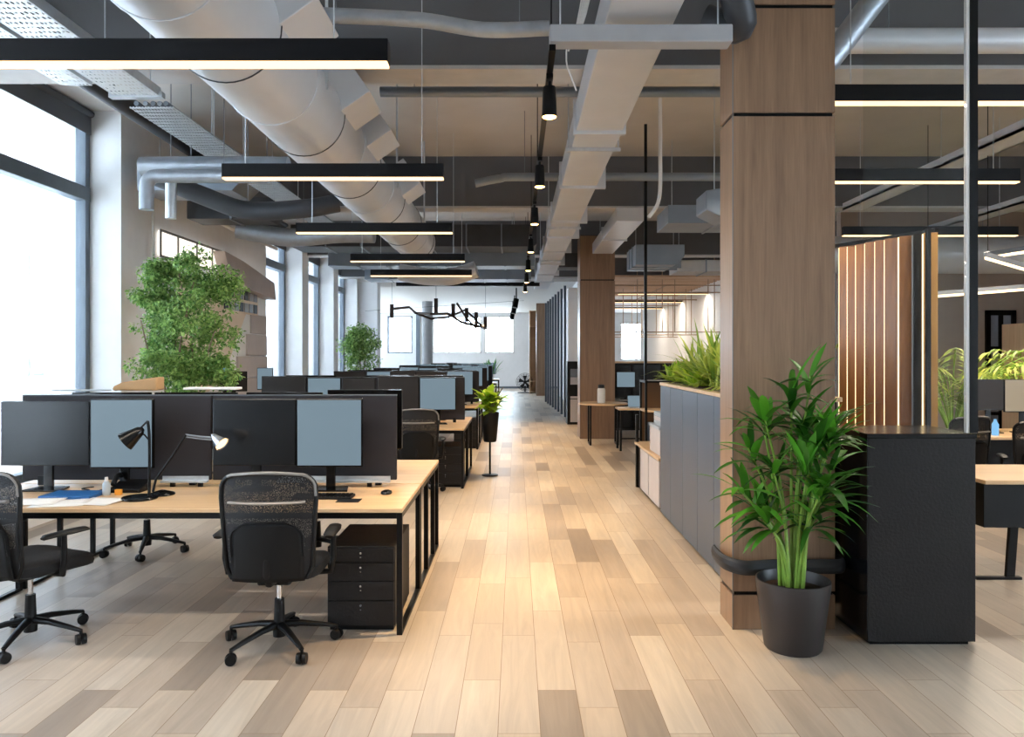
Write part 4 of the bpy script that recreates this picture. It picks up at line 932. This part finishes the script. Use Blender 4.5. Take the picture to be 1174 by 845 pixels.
for x, z in ((.0, .22), (.3, .2), (.72, .06), (1.05, -.02), (1.3, -.1)): m.lathe([(0, -.03), (.03, 0), (0, .03)], (x, -.06, z), 10)
m.build('bulb', M['warm'], bcx)

# ------------------------------------------------------------------ planter box, fins
pb = tag(empty('tall_planter_box', (at(1058, 4.26), 4.27, 0)), 'tall dark box cabinet standing right of the wood column', 'cabinet'); hx = (at(1120.5, 4.25) - at(996.5, 4.25)) / 2
MB().box(-hx, hx, 0, .52, .02, 1.165).build('box_body', M['box_side'], pb, bevel=.003, smooth=0)
MB().box(-hx - .006, -hx, .0, .52, .02, 1.165).build('side_panel', M['box_gloss'], pb, smooth=0)
MB().box(-hx - .008, hx + .004, -.006, .524, 1.165, 1.192).build('box_top', M['blackglossy'], pb, bevel=.003, smooth=0)
MB().box(-hx + .02, hx - .03, .02, .5, 0, .02).build('plinth', M['black'], pb, smooth=0)
xs = [(962, 6.75), (971.5, 6.68), (981, 6.6), (991.5, 6.5), (1003, 6.4), (1014, 6.3), (1031, 6.15), (1047, 6.05), (1059, 5.98)]
nmf = ['leftmost', 'second from left', 'third from left', 'fourth from left', 'middle', 'fourth from right', 'third from right', 'second from right', 'rightmost']
for i, (px, Y) in enumerate(xs):
    x = at(px, Y); last = i >= 6
    e = tag(empty('slatted_screen_fin', (x, Y, 0), math.radians(-52 if not last else -20)), nmf[i] + ' tall wooden fin of the screen behind the dark box', 'screen fin', 'wooden fins with light edges')
    top = 2.6
    MB().box(0.0, .11 if not last else .1, 0, .035 if not last else .1, 0, top).build('board', M['black2'] if i == 7 else M['brass'] if i == 8 else M['fin'], e, smooth=0, bevel=.003)  # last board carries its amber glow as colour
    MB().box(-.006 if i < 6 else -.010, -.001, 0.002, .018, .02, top - .01).build('edge_light', M['led'] if i != 7 else M['steel'], e, smooth=0)
struct(cube('trim_5', at(1063, 5.9) , at(1067.5, 5.9), 5.9, 5.93, 0, 2.62, M['black']), 'thin black end post of the wooden screen')
fr = tag(empty('screen_rail', (2.85, 6.4, 2.6)), 'thin black rail across the top of the wooden screen', 'rail')
MB().bar((0, .45, .015), (.45, -.45, .015), .05, .03).build('rail', M['black'], fr, smooth=0)

# potted palm + band
pt = tag(empty('potted_palm', (1.545, 4.24, 0)), 'tall green palm in a charcoal pot in front of the wood column', 'potted plant')
MB().lathe([(0, 0), (.145, 0), (.155, .012), (.2, .36), (.2, .385), (.193, .388), (.187, .375), (.176, .3), (0, .3)], seg=48).build('pot', M['pot'], pt)
m = MB().lathe([(0, .335), (.1, .338), (.17, .33), (.178, .32), (0, .31)], seg=32); m.build('soil', M['soil'], pt)
def leaf(m, p, d, L, w, droop, up=Vector((0, 0, 1)), n=5, fold=.25):
    d = Vector(d).normalized(); side = d.cross(up); side = side.normalized() if side.length > .01 else Vector((1, 0, 0))
    pts = []; q = Vector(p); dd = d.copy()
    for i in range(n + 1):
        pts.append(q.copy()); dd = (dd + Vector((0, 0, -droop / n))).normalized(); q = q + dd * (L / n)
    rows = []
    for i, q in enumerate(pts):
        t = i / n; ww = w * (math.sin(PI * min(1, t * .85 + .12)) ** .8) * (1 if t < 1 else .05); nn = side.cross(d)
        rows.append([m.bm.verts.new(q + side * ww + nn * ww * fold), m.bm.verts.new(q), m.bm.verts.new(q - side * ww + nn * ww * fold)])
    for A, B in zip(rows, rows[1:]):
        for k in (0, 1): m.bm.faces.new((A[k], A[k + 1], B[k + 1], B[k]))
heads = []; R.seed(21)
for i in range(24):
    a = R.uniform(0, 2 * PI); rr = R.uniform(.0, .07); b = Vector((rr * math.cos(a), rr * math.sin(a), .32))
    ht = R.uniform(.74, 1.3) if i > 1 else (1.5, 1.4)[i]; sp = R.uniform(.08, .3) * (1.35 - ht * .5)
    a2 = a + R.uniform(-.4, .4); tip = Vector((sp * math.cos(a2) * 1.25, sp * math.sin(a2) * .62 - .05, ht))
    if i == 0: tip = Vector((.08, -.05, 1.52))
    if i == 1: tip = Vector((-.02, -.03, 1.42))
    mid = (b + tip) / 2 + Vector((0, 0, .04)) - Vector(((tip - b).x * .22, (tip - b).y * .22, 0))
    m = MB().tube(smoothpts([b, mid, tip], 5), [.012 - .0007 * k for k in range(11)], 8); m.build('stalk', M['stem'], pt); heads.append((tip, (tip - mid).normalized()))
m = MB()
for hi, (tip, d) in enumerate(heads):
    nl = R.randint(9, 13)
    for k in range(nl):
        a = 2 * PI * k / nl + R.uniform(-.2, .2); el = R.uniform(-.1, 1.1); L = R.uniform(.16, .33); 
        dv = Vector((math.cos(a) * math.cos(el), math.sin(a) * math.cos(el) * .75, math.sin(el))) + d * .35
        leaf(m, tip - d * R.uniform(0, .12), dv, L, R.uniform(.014, .028), R.uniform(.4, 1.4))
for k in range(9):     # big upright centre leaves
    a = 2 * PI * k / 9; leaf(m, Vector((.03, -.1, .98)), Vector((math.cos(a) * .4, math.sin(a) * .3, 1)), R.uniform(.22, .36), .034, .35)
for k in range(9):
    a = R.uniform(0, 2 * PI); s = R.choice((-1, 1)); leaf(m, Vector((s * R.uniform(.1, .18), -.05, R.uniform(.62, .8))), Vector((s, R.uniform(-.6, .1), R.uniform(-.3, .5))), R.uniform(.2, .34), .02, 1.0)
for v in m.bm.verts:
    if v.co.y > .25: v.co.y = .25 - (v.co.y - .25) * .3
m.build('foliage', M['leaf_palm'], pt, smooth=60)
bd = MB().tube(smoothpts([(1.255, 4.82, .40), (1.235, 4.62, .405), (1.25, 4.49, .405), (1.34, 4.44, .40), (1.5, 4.465, .40), (1.7, 4.475, .40), (1.87, 4.47, .40), (1.935, 4.5, .40), (1.945, 4.6, .40)], 6), .017, 10)
for v in bd.bm.verts: pass
bo = bd.build('column_bumper', M['bluefin']); bo.scale = (1, 1, 1)
bo.scale[2] = 2.6; bo.location[2] = .345; bo.data.materials[0] = plain('bumper_rubber', (30, 32, 35), .6)
tag(bo, 'dark curved rubber band wrapped round the foot of the wood column', 'bumper band')

# counter plants
def grassy(name, x, y, z, n, L, mat, label, wdt=.012, spread=.9, group='plants in the counter planter'):
    m = MB()
    for k in range(n):
        a = R.uniform(0, 2 * PI); el = R.uniform(.35, 1.45); p = Vector((R.uniform(-.16, .16), R.uniform(-.22, .22), 0))
        leaf(m, p, (math.cos(a) * math.cos(el) * spread, math.sin(a) * math.cos(el), math.sin(el)), L * R.uniform(.5, 1), wdt * R.uniform(.7, 1.3), R.uniform(.3, 1.5))
    for v in m.bm.verts: v.co.z = max(v.co.z, .006 + .02 * abs(v.co.x))
    o = m.build(name, mat, loc=(x, y, z), smooth=60)
    return tag(o, label, 'plant', group)
grassy('grass_plant', 1.75, 5.75, 1.365, 150, .5, M['leaf_grass'], 'spiky arching plant on the counter nearest the wood column', .013)
grassy('grass_plant', 1.75, 6.35, 1.365, 190, .62, M['leaf_grass'], 'tall spiky plant in the middle of the counter planter', .015)
grassy('grass_plant', 1.75, 6.95, 1.365, 190, .5, M['leaf_grass'], 'spiky yellow green plant left of the middle one in the counter planter', .014)
grassy('leafy_plant', 1.8, 7.2, 1.365, 260, .3, M['leaf_lime'], 'low bushy plant among the spiky plants near the far end of the counter planter', .022)
grassy('leafy_plant', 1.68, 6.6, 1.365, 220, .26, M['leaf_lime'], 'low lime green plant along the aisle edge of the counter', .022)

grassy('leafy_plant', 1.7, 7.55, 1.372, 200, .26, M['leaf_lime'], 'small bright green plant at the counter end beside the thin black pole', .024)
# ficus trees
def leafball(m, blobs0, n, s):
    blobs = []
    for _ in range(max(60, n // 45)):
        c, r = R.choice(blobs0); v = Vector((R.gauss(0, 1), R.gauss(0, 1), R.gauss(0, 1))).normalized() * (R.uniform(.3, 1.1) ** .6)
        q = R.uniform(.06, .12) * (s / .05); blobs.append((Vector(c) + Vector((v.x * r[0], v.y * r[1], v.z * r[2])), (q * 1.2, q * 1.2, q * .8)))
    for _ in range(n):
        c, r = R.choice(blobs); c = Vector(c)
        while True:
            v = Vector((R.uniform(-1, 1), R.uniform(-1, 1), R.uniform(-1, 1)))
            if .15 < v.length < 1: break
        v = v.normalized() * (v.length ** .45); p = c + Vector((v.x * r[0], v.y * r[1], v.z * r[2]))
        d = Vector((R.uniform(-1, 1), R.uniform(-1, 1), R.uniform(-1.2, .3))).normalized(); L = s * R.uniform(.7, 1.3)
        sd = d.cross(Vector((R.uniform(-1, 1), R.uniform(-1, 1), 1))).normalized() * L * .26; nn = sd.cross(d).normalized() * L * .1
        a, b, c2, e2 = m.bm.verts.new(p), m.bm.verts.new(p + d * L * .5 + sd + nn), m.bm.verts.new(p + d * L), m.bm.verts.new(p + d * L * .5 - sd + nn)
        m.bm.faces.new((a, b, c2)); m.bm.faces.new((a, c2, e2))
def tree(x, y, blobs, n, s, trunks, label, pot_r=.24, scale=1):
    e = tag(empty('potted_tree', (x, y, 0)), label, 'potted tree')
    MB().lathe([(0, 0), (pot_r * .75, 0), (pot_r, .42), (pot_r, .45), (pot_r * .92, .45), (pot_r * .9, .4), (0, .4)], seg=32).build('pot', M['white_pot'], e)
    MB().lathe([(0, .41), (pot_r * .9, .41), (pot_r * .88, .39), (0, .39)], seg=24).build('soil', M['soil'], e)
    m = MB()
    for t in trunks: m.tube(smoothpts(t, 5), [.02 - .014 * k / (5 * (len(t) - 1)) for k in range(5 * (len(t) - 1) + 1)], 8)
    m.build('trunk', M['bark'], e)
    m = MB(); leafball(m, blobs, n, s); m.build('foliage', M['leaf_ficus'], e, smooth=0, keep=False)
    return e
R.seed(5)
bl = []
for (px, py, r) in ((205, 335, .34), (170, 372, .26), (240, 345, .3), (200, 385, .4), (240, 390, .3), (172, 398, .2), (195, 418, .24), (225, 420, .26), (205, 312, .24), (248, 320, .2), (195, 355, .3), (226, 360, .32), (175, 335, .2), (215, 440, .22), (250, 425, .2), (180, 310, .12), (232, 302, .14)):
    Y = 8.0; r *= .86; bl.append(((at(px, Y) - at(205, Y), R.uniform(-.3, .3), zt(py, Y)), (r, r, r * .85)))
tx = at(205, 8.0)
trk = [[(-.05, 0, .4), (-.04, 0, 1.0), (-.02, .03, 1.5), (-.15, .1, 2.2)], [(.05, 0, .4), (.08, 0, 1.0), (.02, -.05, 1.6), (.2, -.1, 2.4)], [(0, .05, .4), (.05, .06, 1.1), (.1, .1, 1.7), (.0, .0, 2.5)], [(-.02, -.05, .4), (-.1, -.05, 1.2), (-.25, -.1, 1.6), (-.35, -.1, 2.0)], [(.03, -.03, .4), (.13, 0, 1.2), (.25, 0, 1.5), (.38, 0, 1.9)]]
tree(tx, 8.0, bl, 16500, .05, trk, 'large leafy ficus tree by the window wall at the left')
bl = []
for (px, py, r) in ((413, 392, .34), (405, 402, .3), (420, 404, .32), (410, 382, .22), (414, 414, .3), (424, 390, .22), (401, 391, .2)):
    Y = 16.1; r *= .92; bl.append(((at(px, Y) - at(413, Y), R.uniform(-.15, .15), zt(py, Y)), (r, r, r * .85)))
tree(at(413, 16.1), 16.1, bl, 4500, .06, [[(0, 0, .4), (.02, 0, 1.2), (-.05, 0, 1.9)], [(.04, 0, .4), (.06, 0, 1.2), (.15, 0, 1.8)]], 'smaller round ficus tree further back along the windows')
# yellow-green plant at second bench
yp = tag(empty('potted_plant', (-.36, 10.35, 0)), 'lime green broad leaved plant on a slim black stand beside the second desk row', 'potted plant')
MB().lathe([(0, .46), (.08, .46), (.09, .48), (.125, .86), (.115, .86), (.105, .8), (0, .8)], seg=28).build('pot', M['black2'], yp)
MB().lathe([(0, 0), (.11, 0), (.11, .012), (.014, .02), (.014, .46), (0, .46)], seg=24).build('stand', M['black'], yp)
m = MB()
for k in range(54):
    a = R.uniform(0, 2 * PI); el = R.uniform(-.2, 1.3); p = Vector((R.uniform(-.09, .09), R.uniform(-.08, .08), R.uniform(.84, 1.08)))
    leaf(m, p, (math.cos(a) * math.cos(el), math.sin(a) * math.cos(el) * .7, math.sin(el)), R.uniform(.16, .26), R.uniform(.045, .07), R.uniform(.2, .9))
m.build('foliage', M['leaf_lime'], yp, smooth=60)
m = MB()
for k in range(5): m.tube(smoothpts([(0, 0, .8), (.03 * k, 0, 1.1), (.05 * k - .02, 0, 1.2)], 3), .008, 6)
m.build('stem', M['bark'], yp)
# small pot on farthest desk
sp = grassy('succulent_plant', at(563, 29.2), 29.2, .74 + .18, 40, .7, M['leaf_palm'], 'small spiky plant on the farthest desk row', .03, .5, None)
tag(MB().lathe([(0, 0), (.1, 0), (.13, .18), (0, .18)], seg=16).build('plant_pot', M['white_pot'], loc=(at(563, 29.2), 29.2, .74)), 'small pot under the spiky plant on the farthest desk row', 'pot')

# ------------------------------------------------------------------ wall graphics behind tree
lw = tag(empty('lit_wall_window', (XL + .02, 10.75, zt(300, 10.75) - .05)), 'small glowing gridded window on the wall above the tree', 'window light')
MB().box(0, .02, -1.05, 1.25, 0, .32).build('glowing_pane', M['lightbox'], lw, smooth=0); m = MB()
for yy in (-1.05, -.55, .05, .6, 1.22): m.box(.02, .035, yy, yy + .03, 0, .32)
m.box(.02, .035, -1.05, 1.25, -.02, .01).box(.02, .035, -1.05, 1.25, .31, .34).build('glazing_bars', M['rim'], lw, smooth=0)
wl = tag(empty('wall_light', (XL, 12.4, 2.85)), 'angled brown wall light above the stepped wall panels', 'wall light')
MB().poly([(.0, -1.0, .36), (.0, -.2, .30), (0, 1.35, .1), (0, 1.45, -.2), (0, -.1, -.12), (0, -.75, -.02)], (.22, 0, 0)).build('bracket', M['mural'], wl, smooth=0, bevel=.01)
MB().bar((.12, -.1, .305), (.12, 1.3, .13), .06, .02).build('light_diffuser', M['lightbox'], wl, smooth=0)
tag(MB().poly([(XL + .03, 10.2, 2.75), (XL + .03, 13.0, 2.6), (XL + .03, 11.8, 1.35), (XL + .03, 11.2, 1.1), (XL + .03, 10.2, 1.1)], (.03, 0, 0)).build('cream_board', M['board'], smooth=0), 'large cream board with slanted edge on the wall behind the tree', 'wall board')
i = 0
for (y0, y1, z0, z1, mt) in ((12.0, 13.9, .9, 1.25, 'panel'), (12.45, 13.9, 1.27, 1.62, 'panel'), (12.9, 13.9, 1.64, 2.0, 'panel'), (13.1, 13.9, 2.02, 2.35, 'panel')):
    o = MB().box(XL, XL + .05 - .008 * i, y0, y1, z0, z1).build('wall_panel', M[mt], smooth=0, bevel=.004); tag(o, ['lowest and widest', 'second lowest', 'third', 'topmost and narrowest'][i] + ' grey acoustic panel stepped up the wall beside the window', 'wall panel', 'stepped acoustic panels'); i += 1
o = tag(empty('picture_strip', (XL + .07, 12.2, 2.36)), 'two rows of small black and white pictures on the wall beside the tree', 'pictures')
for z in (0, .2):
    for k in range(7): MB().box(0, .012, -.45 + k * .22, -.45 + k * .22 + .17, z, z + .15).build('picture', [M['black2'], M['steel'], M['rim']][(k * 2 + int(z * 5)) % 3], o, smooth=0)
MB().box(-.01, 0, -.5, 1.1, -.03, .4).build('backing', M['board'], o, smooth=0)
# extra monitors by the tree on desks at the window
sd = make_desk(1.05, .8); sd.location = (-4.02, 10.95, 0); tag(sd, 'oak desk beside the window wall behind the tree', 'desk')
for px0, px1, Y, z0, z1, s, lb in ((251, 283, 11.3, 1.1, 1.40, 'screen_brown', 'brown monitor beside the tree on the window desk'), (295, 313, 11.4, 1.12, 1.45, 'screen_on', 'pale lit monitor right of the brown one on the window desk')):
    put_mon(px0, px1, Y, z0, z1, s, lb, group='monitors on the window desk')
put_mon(252, 262, 11.6, 1.3, 1.54, 'screen_blue', 'small light blue screen above the brown monitor', group='monitors on the window desk')

# ------------------------------------------------------------------ right room
rd = tag(empty('work_table', (4.3, 5.42, 0)), 'oak work table with black frame at the right edge', 'desk')
MB().box(-.95, 1.1, 0, .8, .71, .74).build('desk_top', M['oak'], rd, smooth=0, bevel=.004); MB().box(-.9, -.55, .1, .6, .38, .705).build('drawer_box', M['black2'], rd, smooth=0, bevel=.004)
for x in (-.6, .9):
    for yy in (.12, .7): MB().bar((x - .05, yy, .71), (x - .1, yy, .015), .06, .03).box(x - .35, x - .02, yy - .02, yy + .02, 0, .02).build('leg', M['black'], rd, smooth=0)
rd2 = tag(empty('work_table', (6.3, 8.3, 0)), 'long oak table carrying the right hand monitors', 'desk')
MB().box(-1.5, 1.6, 0, 1.0, .71, .74).build('desk_top', M['oak'], rd2, smooth=0, bevel=.004)
for x in (-1.4, 1.4):
    for yy in (.05, .9): MB().box(x - .03, x + .03, yy, yy + .05, 0, .71).build('leg', M['black'], rd2, smooth=0)
MB().box(-1.3, 1.3, .85, .88, .2, .7).build('modesty_panel', M['black2'], rd2, smooth=0)
put_mon(1119, 1150, 8.75, 1.0, 1.36, 'screen_brown', 'dark monitor right of the black steel post', group='monitors in the right room')
put_mon(1151, 1196, 8.75, .98, 1.36, 'screen_beige', 'beige lit monitor at the right edge of the view', group='monitors in the right room')
e = tag(empty('water_bottle', (at(1141, 8.5), 8.5, .74)), 'small blue bottle below the dark monitor in the right room', 'bottle'); MB().lathe([(0, 0), (.035, 0), (.037, .12), (.015, .16), (.015, .18), (0, .18)], seg=16).build('bottle_body', M['screen_blue'], e)
putchair(at(1090, 8.0) , 7.95, .25, 'black office chair before the indoor palm in the right room', 'black office chairs in the right room')
putchair(5.05, 7.35, -.35, 'black office chair at the right edge before the lit monitor', 'black office chairs in the right room')
rp = tag(empty('potted_palm', (at(1092, 10.1), 10.1, 0)), 'arching green palm seen through the glass in the right room', 'potted plant')
MB().lathe([(0, 0), (.2, 0), (.25, .45), (.22, .45), (.2, .38), (0, .38)], seg=28).build('pot', M['pot'], rp)
m = MB(); st_ = MB(); R.seed(9)
for k in range(36):
    a = R.uniform(0, 2 * PI); L = R.uniform(1.2, 1.95); q = Vector((0, 0, .4)); d = Vector((math.cos(a) * .22, math.sin(a) * .2, 1)).normalized(); P = [q.copy()]
    for j in range(9): 
        q = q + d * L / 8; d = (d + Vector((math.cos(a) * .09, math.sin(a) * .09, -.06 - .02 * j))).normalized(); P.append(q.copy())
        if j > 2:
            for s in (-1, 1):
                sd_ = d.cross(Vector((0, 0, 1))).normalized() * s
                for w in (0, .5): leaf(m, q - d * L / 8 * w, sd_ + d * .7, R.uniform(.16, .28), .014, .9, n=3)
    st_.tube(P, .008, 6)
st_.build('stalk', M['stem'], rp); m.build('foliage', M['leaf_grass'], rp, smooth=60)
wd = tag(empty('wardrobe', (9.45, 13.2, 0)), 'light wood tall cabinet at the far right beside the glazed door', 'cabinet')
MB().box(-.62, .9, 0, .6, 0, 2.2).build('carcass', M['oak_z'], wd, smooth=0, bevel=.004)
for a, b, z0, z1 in ((-.6, .12, .05, 1.55), (.14, .88, .05, 1.55), (-.6, .12, 1.57, 2.18), (.14, .88, 1.57, 2.18)):
    dd = MB().box(a, b, -.02, 0, z0, z1).build('door', M['oak_z'], wd, smooth=0, bevel=.003); MB().box(b - .12, b - .04, -.03, -.02, z0 + .1, z0 + .12).build('handle', M['black'], dd, smooth=0)
struct(cube('wall_room_side', 4.9, 5.0, 16.0, 30.0, 0, 3.78, M['white_wall']), 'pale wall at the back of the middle zone')
struct(cube('wall_room_back', 5.0, XR, 16.0, 16.1, 0, 3.9, M['white_wall']))

# ------------------------------------------------------------------ light
w = bpy.data.worlds.new('world'); scn.world = w; w.use_nodes = True
bg = w.node_tree.nodes['Background']; bg.inputs[0].default_value = (.86, .93, 1, 1); bg.inputs[1].default_value = 26.0
def portal(loc, rot, sx, sy):
    l = bpy.data.lights.new('window_portal', 'AREA'); l.shape = 'RECTANGLE'; l.size = sx; l.size_y = sy; l.cycles.is_portal = True
    o = bpy.data.objects.new('window_portal', l); C.objects.link(o); o.location = loc; o.rotation_euler = rot
for a, b in gaps: portal((-5.28, (a + b) / 2, (WTOP + WSILL) / 2), (0, -PI / 2, 0), WTOP - WSILL, b - a)
for a, b in fill_ewin: portal((-8.38, (a + b) / 2, 2.05), (0, -PI / 2, 0), 3.1, b - a)
portal((XR + .25, -.6, 2.1), (0, PI / 2, 0), 3.2, 3.6)  # portal of the added right-hand window
for a, b in bwin: portal(((a + b) / 2, YB - .25, 2.05), (PI / 2, 0, 0), b - a, 3.3)
for a, b, z0, z1 in fw: portal(((a + b) / 2, YF + .25, (z0 + z1) / 2), (-PI / 2, 0, 0), b - a, z1 - z0)

# ------------------------------------------------------------------ camera
cam = bpy.data.cameras.new('camera'); co = bpy.data.objects.new('camera', cam); C.objects.link(co); scn.camera = co
co.location = (0, 0, H); co.rotation_euler = (PI / 2, 0, 0)
cam.sensor_width = 36; cam.lens = 36 * F / 1174; cam.clip_end = 200; cam.clip_start = .05
cam.shift_x = -(CX - 587) / 1174; cam.shift_y = (CY - 422.5) / 1174
scn.view_settings.view_transform = 'Standard'; scn.view_settings.look = 'None'; scn.view_settings.gamma = 1
scn.view_settings.use_curve_mapping = False; scn.view_settings.exposure = 0.0
